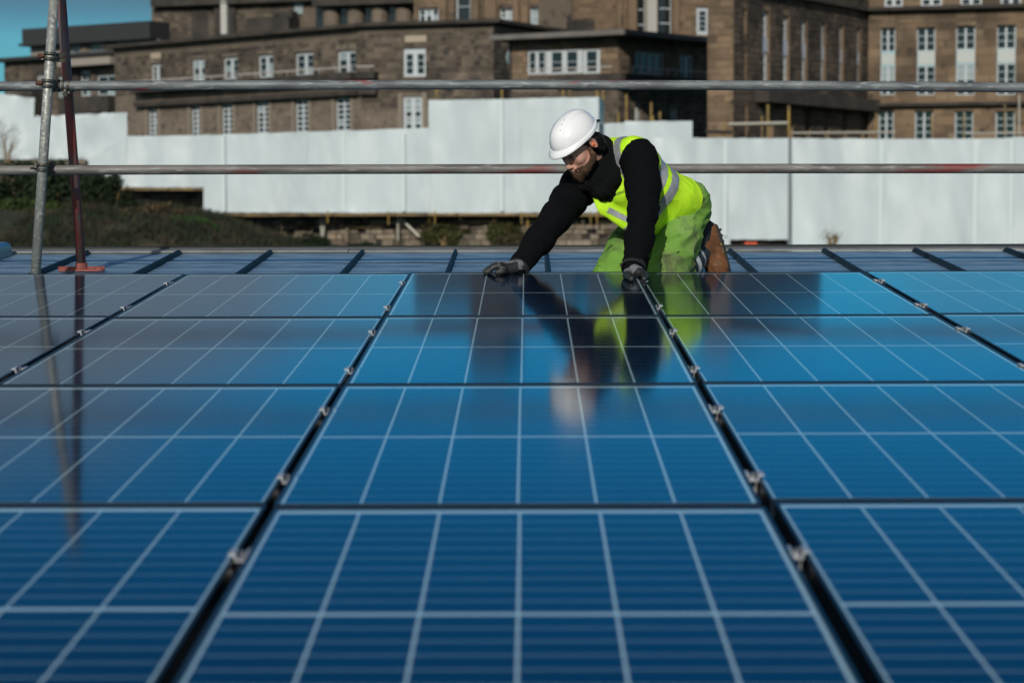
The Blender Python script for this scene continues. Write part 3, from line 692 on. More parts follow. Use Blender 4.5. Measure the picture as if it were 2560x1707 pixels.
window(K1, bD, k1h[0], 2, 2, .11, mull=.24, bar=.035, deep=.1, fv=.12); window(K1, bD, k1h[1], 2, 2, .40, mull=.36, bar=.035, deep=.1, fv=.12); window(K1, bD, k1h[2], 1, 2, .26, mull=.2, bar=.035, deep=.1, fv=.12)
window(K2, bD, k2h[0], 4, 1, .10, mull=.14, bar=.05, deep=.12); window(K2, bD, k2h[1], 2, 1, .12, mull=.2, bar=.05, deep=.12)
for q in k1l: window(K1, bD, q, 1, 3, .12, mull=.1, bar=.05, deep=.25, blind=.3)
for q in k2l: window(K2, bD, q, 1, 2, .1, mull=.1, bar=.05, deep=.25, blind=.6)
b1 = MB()
for a in (0,):
    uu, zz = F1r.hit(1277, 147, .1); c = F1r.P(uu, zz, .05); b1.tube([c, c + F1r.n * .12], .58, 20)
b1.build('round_window', M_blind, bD)
pf = MB(); K1.box(pf, -.25, -.02, z0, z1, -3, -0.05); pf.build('side_wall', M_soot_shade, bD)

# --- E: the right wing, a receding front in shade and a sunlit front
bE = empty('right_wing', Vector((*at(2250, 522, 128).xy, 12)), 'tall warm stone wing with white spandrels between paired windows, at the right', 'building')
E0 = Facade(1768, 113.5, 1832, 113); E1 = Facade(1832, 113, 2168, 127.5); E2 = Facade(2168, 127, 2640, 124.4)
_, zg = E2.hit(2300, 640); _, zc1 = E2.hit(2170, 30); _, zTop = E2.hit(2170, -150)
_, z0p = E0.hit(1800, 350); _, zE0 = E0.hit(1800, -440)
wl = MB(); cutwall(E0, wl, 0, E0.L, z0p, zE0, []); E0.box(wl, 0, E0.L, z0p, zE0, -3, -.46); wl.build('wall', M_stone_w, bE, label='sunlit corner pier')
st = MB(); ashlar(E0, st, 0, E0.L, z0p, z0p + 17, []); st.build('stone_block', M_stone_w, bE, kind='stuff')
uk = None
e1h = []; sp = []
cols1 = [(1906, 1924, 28, 96, 130), (1957, 1973, 40, 103, 139), (2004, 2018, 50, 111, 146), (2052, 2064, 57, 117, 151), (2098, 2109, 64, 125, 158), (2142, 2152, 71, 133, 163)]
for x0, x1, a, b_, c in cols1:
    e1h.append(E1.rect(x0, x1, a, 212)); e1h.append(E1.rect(x0 + 8, x1 + 9, 268 - (x0 - 1906) * -.03, 350))
e1h += [E1.rect(1858, 1866, 22, 84), E1.rect(1859, 1866, 130, 212), E1.rect(1861, 1868, 262, 340)]
_, zs0 = E1.hit(1885, 224); _, zs1 = E1.hit(1885, 256)
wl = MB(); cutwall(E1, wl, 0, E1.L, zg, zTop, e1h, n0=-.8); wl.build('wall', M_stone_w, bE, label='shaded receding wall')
st = MB(); ashlar(E1, st, 0, E1.L, zg, zTop - 3, e1h); st.build('stone_block', mat('shaded_sandstone', (.080, .062, .046), .9, island=.45, noise_s=1, noise_c=[((.035, .029, .024), .4, .45, .6), ((.12, .09, .062), 1.2, .6, .75)]), bE, kind='stuff')  # darker copy of the wing's sandstone, the front's shade put into its colour
for i, (x0, x1, a, b_, c) in enumerate(cols1):
    window(E1, bE, E1.rect(x0, x1, a, b_), 1, 3, .16, mull=.1, bar=.08, deep=.22); window(E1, bE, E1.rect(x0, x1, c, 212), 1, 3, .16, mull=.1, bar=.08, deep=.22)
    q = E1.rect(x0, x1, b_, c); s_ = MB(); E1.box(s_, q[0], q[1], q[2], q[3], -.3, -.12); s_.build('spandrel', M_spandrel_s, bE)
    window(E1, bE, e1h[2 * i + 1], 1, 3, .1, mull=.1, bar=.06, deep=.55, blind=.4)
for q in e1h[-3:]: window(E1, bE, q, 1, 2, .05, mull=.1, bar=.05, deep=.6)
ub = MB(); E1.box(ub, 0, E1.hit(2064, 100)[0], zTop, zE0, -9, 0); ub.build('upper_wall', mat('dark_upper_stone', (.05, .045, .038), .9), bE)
so = MB(); uu0 = E1.hit(1885, 240)[0]; E1.box(so, uu0, E1.L - .05, zs1, zs0, 0, .9); so.build('ledge', M_soot_shade, bE)  # ledge and the shadow under it, built as one dark band
E2cols = [(2201, 2238, 70, 130, 133, 162, 164), (2292, 2338, 69, 129, 130, 162, 164), (2390, 2438, 65, 125, 126, 158, 160), (2492, 2539, 63, 123, 124, 157, 158), (2592, 2640, 62, 122, 123, 156, 157)]
low2 = [(2196, 2234), (2287, 2333), (2387, 2433), (2489, 2537), (2590, 2638)]; top2 = [(2211, 2257), (2302, 2355), (2401, 2455), (2502, 2553)]
e2h = [E2.rect(c[0], c[1], c[2], 238) for c in E2cols] + [E2.rect(a, b_, 277, 350) for a, b_ in low2]
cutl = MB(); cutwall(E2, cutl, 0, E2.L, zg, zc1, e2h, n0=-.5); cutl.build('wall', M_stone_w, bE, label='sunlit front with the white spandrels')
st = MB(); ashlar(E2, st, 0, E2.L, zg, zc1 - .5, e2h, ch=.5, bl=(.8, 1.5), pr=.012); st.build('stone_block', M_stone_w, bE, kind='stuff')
co = MB(); E2.box(co, -.6, E2.L, zc1, zc1 + .22, -2, .55); E1.box(co, .1, E1.L, zc1 - .004, zc1 + .20, 0, .4); co.build('cornice', M_soot_shade, bE)
e2t = [E2.rect(a, b_, -36, 18 - i * 1.5, -.6) for i, (a, b_) in enumerate(top2)]
tp = MB(); cutwall(E2, tp, -.3, E2.L, zc1 + .22, zTop, e2t, n0=-1.1, n1=-.6); E2.box(tp, -.3, E2.L, zc1, zTop, -9, -1.5); tp.build('attic_wall', M_stone_w, bE)
sc = MB(); _, a = E2.hit(2300, 258); _, c = E2.hit(2300, 266); E2.box(sc, .5, E2.L, c, a, 0, .45); sc.build('string_course', M_soot_shade, bE)
for i, c in enumerate(E2cols):
    window(E2, bE, E2.rect(c[0], c[1], c[2], c[3]), 2, 3, .07, mull=.11, bar=.035, deep=.3)
    window(E2, bE, E2.rect(c[0], c[1], c[6], 238), 2, 4, .07, mull=.11, bar=.035, deep=.3, blinds={(0, 2), (1, 2), (0, 3), (1, 3)} if i in (0, 2) else None)
    q = E2.rect(c[0] + 1, c[1], c[4], c[5]); s_ = MB(); E2.box(s_, q[0], q[1], q[2], q[3], -.35, -.20); s_.build('spandrel', M_spandrel, bE)
for i, q in enumerate(e2h[5:]): window(E2, bE, q, 2, 4, .07, mull=.11, bar=.04, deep=.3)
EU = Facade(2168, 127, 2640, 124.4); EU.a = EU.a - EU.n * .6
for q in e2t: window(EU, bE, q, 2, 3, .12, mull=.2, bar=.06, deep=.25)

# ------------------------------------------------------------------ scaffold sheeting
M_sheet = mat('white_sheeting', (.50, .58, .61), .45, spec=.4, noise_s=1, noise_c=[((.455, .53, .56), .22, .42, .62), ((.56, .63, .65), .5, .55, .70)], bump=.35, bump_s=1.0, stretch=(1, 1, .45))
M_sheet_s = mat('sheet_seam_tape', (.54, .62, .645), .5)
M_timber = mat('timber_boards', (.22, .15, .06), .8, noise_s=1.5, noise_c=(.10, .075, .04))
M_ytube = mat('scaffold_fitting', (.30, .20, .04), .6, noise_s=2, noise_c=(.12, .09, .05))
def sheeting(name, F, polys, label, seams=(), wr=1.0, boards=None):
    """polys: (x0, x1, ytop0, ytop1, ybot0, ybot1) sheets in photograph pixels on the facade plane"""
    x0 = polys[0][0]; P = empty(name, F.P(F.hit(x0, 500)[0], F.hit(x0, polys[0][5])[1], 0), label, 'sheeting')
    for (xa, xb, ta, tb, ba, bb) in polys:
        nu = max(6, int((xb - xa) / 9)); nv = 22; b = MB(); rows = []
        seed = rnd.uniform(0, 50)
        for j in range(nv + 1):
            for i in range(nu + 1):
                f = i / nu; g = j / nv; px = xa + (xb - xa) * f; py = (ta + (tb - ta) * f) * (1 - g) + (ba + (bb - ba) * f) * g
                py += (1 if j in (0, nv) else 0) * 1.6 * noise.noise(Vector((px * .06, seed, 0))) * wr
                u, z = F.hit(px, py)
                w_ = .10 * noise.noise(Vector((u * .55, z * .35, seed))) + .05 * noise.noise(Vector((u * 2.2, z * .7, seed + 9)))
                e = min(g, 1 - g) * nv
                w_ += .10 * wr * math.exp(-e * 1.1) * noise.noise(Vector((u * 1.9, seed, 3)))
                w_ += .05 * math.cos(f * math.pi * 2 * max(1, round((xb - xa) / 110)))
                b.v.append(F.P(u, z, w_ * wr))
        for j in range(nv):
            for i in range(nu): a = j * (nu + 1) + i; b.f.append((a, a + nu + 1, a + nu + 2, a + 1))
        b.build('sheet', M_sheet, P, sm=True)
    for (x, ya, yb, dark) in seams:
        u, z1 = F.hit(x, ya); _, z0 = F.hit(x, yb); b = MB(); w = .14 if dark else .18
        F.box(b, u - w / 2, u + w / 2, z0, z1, .02, .17 if dark else .13)
        b.build('seam', mat('dark_seam', (.16, .19, .21), .7) if dark else M_sheet_s, P)
    if boards:
        for (xa, xb, y) in boards:
            n = max(1, int((xb - xa) / 75))
            for k in range(n):
                u, z = F.hit(xa + (xb - xa) * k / n, y + rnd.uniform(-.8, .8)); u2, _ = F.hit(xa + (xb - xa) * (k + .97) / n, y)
                b = MB(); F.box(b, u, u2, z - .11, z + .02, -.9, .12 + rnd.uniform(0, .1)); b.build('board', M_timber, P)
                for q in range(2):
                    if rnd.random() < .35:
                        uu = u + rnd.uniform(.1, .9) * (u2 - u); b = MB(); b.tube([F.P(uu, z - rnd.uniform(.5, .8), .3), F.P(uu, z + .15, .3)], .035, 8); b.build('short_tube', M_ytube, P)
    return P
SA = Facade(-60, 132, 330, 130); SB = Facade(215, 120, 1530, 112); SC = Facade(1500, 113, 2700, 104); SB2 = Facade(1512, 114, 1760, 112)
sheeting('scaffold_sheeting', SA, [(-60, 86, 226, 246, 400, 398), (86, 214, 291, 286, 398, 399), (214, 318, 286, 281, 400, 440), (-60, 8, 395, 397, 470, 440)], 'white scaffold sheeting at the far left, stepped down behind the two leaning poles', wr=1.8)
sheeting('scaffold_sheeting', SB, [(222, 318, 396, 341, 466, 468), (316, 512, 341, 338, 468, 469), (510, 770, 338, 330, 531, 532), (768, 1076, 330, 320, 532, 532), (1072, 1300, 251, 247, 533, 532), (1298, 1497, 247, 243, 532, 532)],
         'long white scaffold sheeting with a raised part in the middle, left of the worker', seams=[(560, 340, 528, 0), (860, 330, 528, 0), (1255, 250, 528, 0), (1010, 335, 528, 0)], boards=[(250, 512, 471), (530, 1530, 535)])
b = MB(); u, z1 = SB.hit(1497, 243); _, z0 = SB.hit(1497, 310)
pS = sheeting('scaffold_sheeting', SB2, [(1470, 1565, 310, 307, 536, 536), (1562, 1732, 304, 303, 420, 420)], 'lower white sheeting return behind the helmet and the vest')
b.add([SB.P(u, z0, 0), SB.P(u, z1, 0), SB.P(u, z1, 0) + Vector((.35, 2.2, 0)), SB.P(u, z0, 0) + Vector((.35, 2.2, 0))], [(0, 1, 2, 3)]); b.build('return_sheet', M_sheet, pS)
sheeting('scaffold_sheeting', SC, [(1530, 1740, 345, 345, 600, 600), (1738, 1825, 345, 345, 614, 614), (1824, 1972, 346, 346, 599, 599), (1980, 2220, 346, 348, 640, 640), (2218, 2450, 348, 347, 640, 640), (2448, 2700, 347, 338, 640, 640)],
         'large white scaffold sheeting at the right, split by one dark vertical seam', seams=[(1976, 346, 640, 1), (2205, 350, 630, 0), (2440, 350, 630, 0), (1815, 350, 590, 0), (2530, 350, 630, 0)])
op = MB(); u0, za = SC.hit(1826, 598, -.6); u1, zb = SC.hit(1970, 640, -.6); SC.box(op, u0, u1, zb, za + .1, -.9, -.6); op.build('brick_wall', mat('old_brick', (.13, .08, .06), .9, noise_s=3, noise_c=(.06, .05, .045)), label='bit of dark wall seen under the sheeting at the right', cat='wall')
ob = MB(); u0, za = SC.hit(1862, 603, -.3); u1, _ = SC.hit(1892, 606, -.3); SC.box(ob, u0, u1, za - .2, za, -.5, -.3); ob.build('safety_barrier', mat('orange_plastic', (.6, .09, .03), .5), label='small orange red plastic barrier in the gap under the right sheeting', cat='barrier')
# guard tubes standing above the sheeting
tb = empty('scaffolding', SC.P(SC.hit(1830, 300)[0], SC.hit(1830, 345)[1], -.6), 'yellow and grey scaffold tubes standing above the right sheeting', 'scaffold')
def stube(F, pxa, pya, pxb, pyb, nn, material, r=.05, par=tb):
    a, c = F.hit(pxa, pya, nn), F.hit(pxb, pyb, nn); b = MB(); b.tube([F.P(a[0], a[1], nn), F.P(c[0], c[1], nn)], r, 8); b.build('tube', material, par)
M_ptube = mat('pale_tube', (.38, .37, .32), .5, .2)
for x, yt in ((1920, 262), (1972, 264)): stube(SC, x, yt, x, 345, -.5, M_ytube, .07)
for x, yt in ((1905, 290), (2190, 282), (2330, 288), (2410, 285), (2512, 262), (2548, 236), (1810, 300)): stube(SC, x, yt, x, 346, -.5, M_ytube if x != 2548 else M_ptube, .045)
stube(SC, 1822, 311, 1970, 308, -.4, M_ptube, .085); stube(SC, 1980, 333, 2240, 331, -.4, M_ptube, .05); stube(SC, 2410, 334, 2560, 333, -.4, M_ptube, .04); stube(SC, 1765, 329, 1830, 331, -.4, M_soot_shade, .1)
tb2 = empty('scaffolding', SB.P(SB.hit(1400, 240)[0], SB.hit(1400, 245)[1], -.5), 'row of yellowish scaffold tube ends above the middle sheeting', 'scaffold')
for x, yt in ((1092, 222), (1255, 224), (1408, 224), (1424, 222), (1493, 222), (1508, 224)): stube(SB, x, yt, x, 255, -.4, M_ytube, .06, tb2)
tb3 = empty('scaffolding', SB2.P(SB2.hit(1630, 300)[0], SB2.hit(1630, 304)[1], -.5), 'thin yellow scaffold tubes above the lower sheeting, behind the vest', 'scaffold')
for x, yt in ((1566, 236), (1590, 270), (1628, 256), (1632, 290), (1650, 280), (1546, 280)): stube(SB2, x, yt, x, 306, -.4, M_ytube if x != 1590 else M_ptube, .06, tb3)

# ------------------------------------------------------------------ rubble retaining wall under the sheeting
M_rub = mat('rubble_stone', (.21, .175, .135), .9, island=.55, noise_s=1, noise_c=[((.10, .085, .06), .7, .45, .62), ((.06, .065, .03), .5, .58, .68), ((.26, .16, .07), 1.3, .62, .74)])
RW = Facade(480, 120.4, 1560, 112.4); RWl = Facade(225, 121.6, 530, 120.0)
rw = empty('retaining_wall', RW.P(0, RW.hit(900, 640)[1], 0), 'rubble stone retaining wall with dark gaps below the white sheeting', 'wall')
b = MB(); _, z1 = RW.hit(900, 531); _, z0 = RW.hit(900, 660); RW.box(b, 0, RW.L, z0, z1, -1.5, -.25); _, z2 = RWl.hit(400, 468); RWl.box(b, 0, RWl.L, z0, z2, -1.5, -.25); b.build('backing', M_soot_shade, rw)
b = MB(); r2 = random.Random(3); _, zc = RW.hit(900, 551)
def rubble(F, b, u0, u1, z0, z1):
    z = z0
    while z < z1:
        h = r2.uniform(.22, .42); u = u0
        while u < u1:
            L = r2.uniform(.25, .8)
            if r2.random() > .12: F.box(b, u + .02, min(u + L, u1) - .02, z + .02, z + h - .02, -.24, r2.uniform(-.08, .06))
            u += L
        z += h
rubble(RW, b, 0, RW.L, z0, zc); _, zc2 = RWl.hit(400, 492); rubble(RWl, b, 0, RWl.L * .98, z0, zc2)
b.build('rubble', M_rub, rw, kind='stuff')
for x0, x1, y0, y1, c in ((865, 955, 566, 570, 0), (865, 872, 566, 605, 1), (1063, 1115, 551, 556, 0), (1183, 1285, 552, 558, 0), (700, 740, 545, 552, 0), (1255, 1300, 588, 594, 0)):
    q = RW.rect(x0, x1, y0, y1, .1); bb = MB(); RW.box(bb, q[0], q[1], q[2], q[3], .07, .2); bb.build('timber', M_timber if c == 0 else M_stone_l, rw)
sp_ = empty('shoring_props', RW.P(RW.hit(1000, 600)[0], RW.hit(1000, 620)[1], .4), 'pale diagonal and upright props against the rubble wall', 'props')
for a in ((990, 535, 1048, 592), (995, 535, 995, 600), (800, 532, 805, 590), (812, 532, 808, 590)): stube(RW, *a, .5, M_ptube, .07, sp_)
for a in ((832, 530, 838, 556), (1318, 528, 1320, 570), (1072, 530, 1074, 556), (912, 532, 914, 555), (1150, 532, 1152, 552), (1235, 530, 1237, 555)): stube(RW, *a, .5, M_ytube, .06, sp_)
lw = MB(); LWf = Facade(-40, 126, 232, 124); _, za = LWf.hit(100, 404); _, zb = LWf.hit(100, 470); LWf.box(lw, 0, LWf.L, zb, za, -1, 0); lw.build('garden_wall', M_rub, label='low wall above the dark bushes at the far left', cat='wall')
lw = MB(); u0, u1 = LWf.hit(205, 430)[0], LWf.hit(226, 430)[0]; _, za = LWf.hit(210, 402); LWf.box(lw, u0, u1, zb, za, -.3, .6); lw.build('stone_pier', M_stone_l, label='small brown pier at the left end of the long sheeting', cat='pier')
# rough grass tufts on the bank
gb_ = MB(); r3 = random.Random(11)
for k in range(26000):
    x = r3.uniform(-24, -5); y = r3.uniform(93, 119); z = gz(x, y)
    if noise.noise(Vector((x * .5, y * .5, 7))) < -.25: continue
    h_ = r3.uniform(.12, .42); a = r3.uniform(0, 6.28); dx, dy = math.cos(a) * .05, math.sin(a) * .05; lx, ly = r3.gauss(0, .12), r3.gauss(0, .12)
    gb_.add([(x - dx, y - dy, z - .02), (x + dx, y + dy, z - .02), (x + lx, y + ly, z + h_)], [(0, 1, 2)])
gb_.build('rough_grass', mat('grass_tufts', (.012, .017, .007), .9, island=.6, noise_s=1, noise_c=[((.042, .034, .019), .5, .48, .6), ((.010, .024, .006), 1.1, .50, .62)]), kind='stuff', label='rough brown green grass on the left bank below the wall', cat='grass')
# ------------------------------------------------------------------ shrubs
def leafmat(name, c): return mat(name, c, .8, island=.5, spec=.25)
L1 = leafmat('dark_leaves', (.014, .026, .010)); L2 = leafmat('green_leaves', (.028, .070, .016)); L3 = leafmat('brown_twigs', (.085, .062, .032)); L4 = leafmat('ivy_leaves', (.03, .05, .012))
def shrub(px, py, d, rx, ry, rz, n, material, label, size=.16, twig=False):
    c = at(px, py, d); P = empty('shrub', Vector((c.x, c.y, c.z - rz)), label, 'shrub', 'shrubs on the bank'); b = MB(); r = random.Random(int(px * 7 + py))
    sd_ = r.uniform(0, 99)
    for k in range(n):
        while True:
            v = Vector((r.uniform(-1, 1), r.uniform(-1, 1), r.uniform(-1, 1)))
            l = v.length
            if l < 1 and l > .35 and noise.noise(v * 2.2 + Vector((sd_, 0, 0))) > -.22 + (l - .7) * .7: break
        p = c + Vector((v.x * rx, v.y * ry, v.z * rz)); s_ = size * r.uniform(.5, 1.3)
        a = Vector((r.gauss(0, 1), r.gauss(0, 1), r.gauss(0, 1))).normalized(); t = a.orthogonal().normalized(); q = a.cross(t)
        if twig: b.add([p - t * s_ * 2, p + q * s_ * .12, p + t * s_ * 2], [(0, 1, 2)])
        else: b.add([p - t * s_, p - q * s_ * .55, p + t * s_, p + q * s_ * .55], [(0, 1, 2, 3)])
    b.build('foliage', material, P)
    b = MB()
    for k in range(5):
        e = c + Vector((r.uniform(-.6, .6) * rx, r.uniform(-.5, .5) * ry, r.uniform(-.1, .5) * rz)); s0 = Vector((c.x + r.uniform(-.2, .2), c.y, c.z - rz * 1.05))
        b.tube([s0, (s0 + e) / 2 + Vector((r.uniform(-.2, .2), 0, .2)), e], [.07, .05, .02], 6)
    b.build('stem', M_timber, P)
L5 = leafmat('moss', (.05, .055, .018)); L6 = leafmat('dry_scrub', (.055, .045, .024))
shrub(30, 470, 112, 2.6, 1.4, 1.5, 4200, L1, 'dark ivy covered shrub at the left edge, right under the low wall', .14)
shrub(150, 480, 111, 2.4, 1.6, 1.7, 4200, L1, 'dark shrub seen between the two leaning poles', .14)
shrub(255, 520, 109, 1.7, 1.6, 2.0, 4200, L1, 'tall dark shrub just right of the red leaning pole', .13)
shrub(60, 570, 105, 3.0, 1.6, 1.5, 4600, L4, 'low tangled green brown shrub at the bottom left, behind the grey pole', .13)
shrub(215, 590, 104, 2.2, 1.6, 1.3, 3600, L1, 'low dark shrub behind the foot of the red pole', .13)
shrub(330, 575, 105, 1.5, 1.2, 1.1, 2200, L6, 'dry brown scrub on the bank below the short sheeting', .11)
shrub(400, 545, 108, 1.4, 1.0, .8, 1500, L3, 'dry twiggy scrub higher up against the rubble wall', .11)
shrub(455, 590, 104.5, 2.0, 1.5, 1.0, 4600, L2, 'bright green bush on the bank in front of the rubble wall', .11)
shrub(545, 606, 104, 1.5, 1.2, .6, 2000, L1, 'low dark scrub right of the bright green bush', .11)
shrub(640, 616, 104, 1.6, 1.0, .35, 1400, L6, 'very low brown scrub along the ridge line, below the rubble wall', .10)
shrub(790, 610, 108, .8, .6, .42, 1400, L1, 'small dark bush at the foot of the rubble wall', .09)
shrub(910, 618, 108, .9, .5, .3, 700, L1, 'tiny dark tuft at the foot of the rubble wall, centre', .09)
shrub(1112, 583, 115.4, 1.5, .22, .75, 1500, L5, 'mossy patch on the rubble wall near the worker hand', .10)
shrub(1265, 580, 114.3, 1.1, .22, .8, 1300, L5, 'mossy patch on the rubble wall behind the reaching arm', .10)
shrub(1290, 605, 114.0, 1.4, .25, .35, 900, L6, 'brown growth low on the rubble wall behind the reaching arm', .10)
shrub(1040 * 2, 592, 98, .6, .5, .42, 110, L3, 'bare twigs in front of the right sheeting', .12, True)
shrub(15, 365, 118, .9, .5, 1.6, 420, L3, 'bare twiggy sapling before the far left sheeting', .16, True)
shrub(285, 455, 110, .5, .4, .5, 300, L1, 'small weed growing at the edge of the short sheeting', .10)
# ------------------------------------------------------------------ signed-distance modelling for the worker
from mathutils.bvhtree import BVHTree
class Field:
    def __init__(s, pts, pad, h):
        a = np.array([tuple(p) for p in pts], float); s.h = h; s.o = a.min(0) - pad; s.n = np.ceil((a.max(0) + pad - s.o) / h).astype(int) + 1
        s.a = np.full(tuple(s.n), 1.0, np.float32)
    def sub(s, lo, hi):
        i0 = np.clip(np.floor((lo - s.o) / s.h).astype(int), 0, s.n - 1); i1 = np.clip(np.ceil((hi - s.o) / s.h).astype(int) + 1, 1, s.n)
        g = [s.o[k] + s.h * np.arange(i0[k], i1[k]) for k in range(3)]
        X, Y, Z = np.meshgrid(*g, indexing='ij'); return tuple(slice(i0[k], i1[k]) for k in range(3)), np.stack([X, Y, Z], -1)
    def put(s, fn, lo, hi, k, op='u'):
        sl, P = s.sub(lo, hi)
        if P.size == 0: return
        d = fn(P).astype(np.float32); a = s.a[sl]
        if op == 'u':
            if k > 0: h = np.clip(.5 + .5 * (a - d) / k, 0, 1); s.a[sl] = a * (1 - h) + d * h - k * h * (1 - h)
            else: s.a[sl] = np.minimum(a, d)
        elif op == 's':
            if k > 0: h = np.clip(.5 - .5 * (a + d) / k, 0, 1); s.a[sl] = a * (1 - h) - d * h + k * h * (1 - h)
            else: s.a[sl] = np.maximum(a, -d)
        elif op == 'i': s.a[sl] = np.maximum(a, d)
    def cone(s, p, q, r0, r1, k=.02, op='u', flat=None):
        p, q = np.array(tuple(p)), np.array(tuple(q)); R_ = max(r0, r1) * (max(1, flat[1]) if flat else 1) + k + 4 * s.h
        s.put(lambda P: cone_d(P, p, q, r0, r1, flat), np.minimum(p, q) - R_, np.maximum(p, q) + R_, k, op)
    def chain(s, pts, rs, k=.02, op='u', flat=None):
        for i in range(len(pts) - 1): s.cone(pts[i], pts[i + 1], rs[i], rs[i + 1], k, op, flat)
    def ell(s, c, axes, r, k=.02, op='u'):
        c = np.array(tuple(c)); A = np.array([tuple(x) for x in axes]); rr = np.array(r, float); R_ = rr.max() + k + 4 * s.h
        def fn(P):
            q = (P - c) @ A.T; k0 = np.linalg.norm(q / rr, axis=-1); k1 = np.linalg.norm(q / rr ** 2, axis=-1) + 1e-9
            return k0 * (k0 - 1) / k1
        s.put(fn, c - R_, c + R_, k, op)
    def mesh(s, name):
        a = s.a; sg = a < 0; n0, n1, n2 = a.shape
        c = np.zeros((n0 - 1, n1 - 1, n2 - 1), np.int8)
        for i in (0, 1):
            for j in (0, 1):
                for k in (0, 1): c += sg[i:n0 - 1 + i, j:n1 - 1 + j, k:n2 - 1 + k]
        ii, jj, kk = np.nonzero((c > 0) & (c < 8)); idx = np.full(c.shape, -1, np.int64); idx[ii, jj, kk] = np.arange(len(ii))
        acc = np.zeros((len(ii), 3)); cnt = np.zeros(len(ii)); off = [(i, j, k) for i in (0, 1) for j in (0, 1) for k in (0, 1)]
        for p in off:
            for ax in range(3):
                if p[ax]: continue
                q = list(p); q[ax] = 1
                va = a[ii + p[0], jj + p[1], kk + p[2]]; vb = a[ii + q[0], jj + q[1], kk + q[2]]; m_ = (va < 0) != (vb < 0)
                t = np.where(m_, va / np.where(m_, va - vb, 1), 0); pt = np.array(p, float)[None, :].repeat(len(ii), 0); pt[:, ax] += t
                acc += pt * m_[:, None]; cnt += m_
        v = s.o + s.h * (np.stack([ii, jj, kk], -1) + acc / cnt[:, None]); F = []
        for ax in range(3):
            sa = [slice(None)] * 3; sb = [slice(None)] * 3; sa[ax] = slice(0, -1); sb[ax] = slice(1, None)
            A_, B_ = sg[tuple(sa)], sg[tuple(sb)]; e = np.nonzero(A_ != B_); E = np.stack(e, -1); u, w = (ax + 1) % 3, (ax + 2) % 3
            ok = (E[:, u] > 0) & (E[:, w] > 0) & (E[:, u] < c.shape[u]) & (E[:, w] < c.shape[w]); E = E[ok]; inside = A_[tuple(E.T)]
            def g(du, dw):
                q = E.copy(); q[:, u] -= du; q[:, w] -= dw; return idx[tuple(q.T)]
            quad = np.stack([g(1, 1), g(0, 1), g(0, 0), g(1, 0)], -1); quad[~inside] = quad[~inside][:, ::-1]; F.append(quad)
        F = np.concatenate(F); return v, F[(F >= 0).all(1)]
def cone_d(P, p, q, r0, r1, flat=None):
    ba = q - p; pa = P - p; h = np.clip((pa @ ba) / (ba @ ba), 0, 1); d = pa - h[..., None] * ba
    if flat is not None:
        ax = np.array(tuple(flat[0])); t = d @ ax; d = d + ax * (t * (1 / flat[1] - 1))[..., None]
    return np.linalg.norm(d, axis=-1) - (r0 + (r1 - r0) * h)
def vnormals(v, F):
    n = np.zeros_like(v); fn = np.cross(v[F[:, 2]] - v[F[:, 0]], v[F[:, 3]] - v[F[:, 1]])
    for k in range(4): np.add.at(n, F[:, k], fn)
    return n / (np.linalg.norm(n, axis=1, keepdims=True) + 1e-12)
def relax(v, F, it=2, w=.5):
    for _ in range(it):
        s_ = np.zeros_like(v); c = np.zeros(len(v))
        for k in range(4):
            a, b_ = F[:, k], F[:, (k + 1) % 4]
            np.add.at(s_, a, v[b_]); np.add.at(s_, b_, v[a]); np.add.at(c, a, 1); np.add.at(c, b_, 1)
        v = v * (1 - w) + w * s_ / np.maximum(c, 1)[:, None]
    return v
def emit(name, v, F, material, parent, **k):
    inv = np.array(W[parent.name].inverted()); lv = v @ inv[:3, :3].T + inv[:3, 3]
    me = bpy.data.meshes.new(name); me.vertices.add(len(lv)); me.vertices.foreach_set('co', lv.astype(np.float32).ravel())
    me.loops.add(F.size); me.loops.foreach_set('vertex_index', F.astype(np.int32).ravel()); me.polygons.add(len(F))
    me.polygons.foreach_set('loop_start', np.arange(0, F.size, F.shape[1], dtype=np.int32)); me.polygons.foreach_set('loop_total', np.full(len(F), F.shape[1], np.int32))
    me.update(calc_edges=True); me.validate(); smooth(me); return link(name, me, material, parent, **k)
def folds(v, seed, freq, amp, axis=None, sharp=1.0):
    """cloth creases: warped ridges, running across the given axis"""
    r = np.random.RandomState(seed); out = np.zeros(len(v))
    for k in range(4):
        d = r.normal(size=3); 
        if axis is not None: d = d * .45 + np.array(tuple(axis)) * 1.3
        d /= np.linalg.norm(d); w1 = r.normal(size=3) * freq * .45; w2 = r.normal(size=3) * freq * .8
        ph = v @ (d * freq * (1 + .5 * k)) + 1.8 * np.sin(v @ w1 + r.uniform(0, 6)) + .9 * np.sin(v @ w2 + r.uniform(0, 6))
        msk = .5 + .5 * np.sin(v @ (r.normal(size=3) * freq * .3) + r.uniform(0, 6))
        out += (1 - np.abs(np.sin(ph)) ** .7 * 1.6) * msk / (1 + .6 * k)
    return out * amp

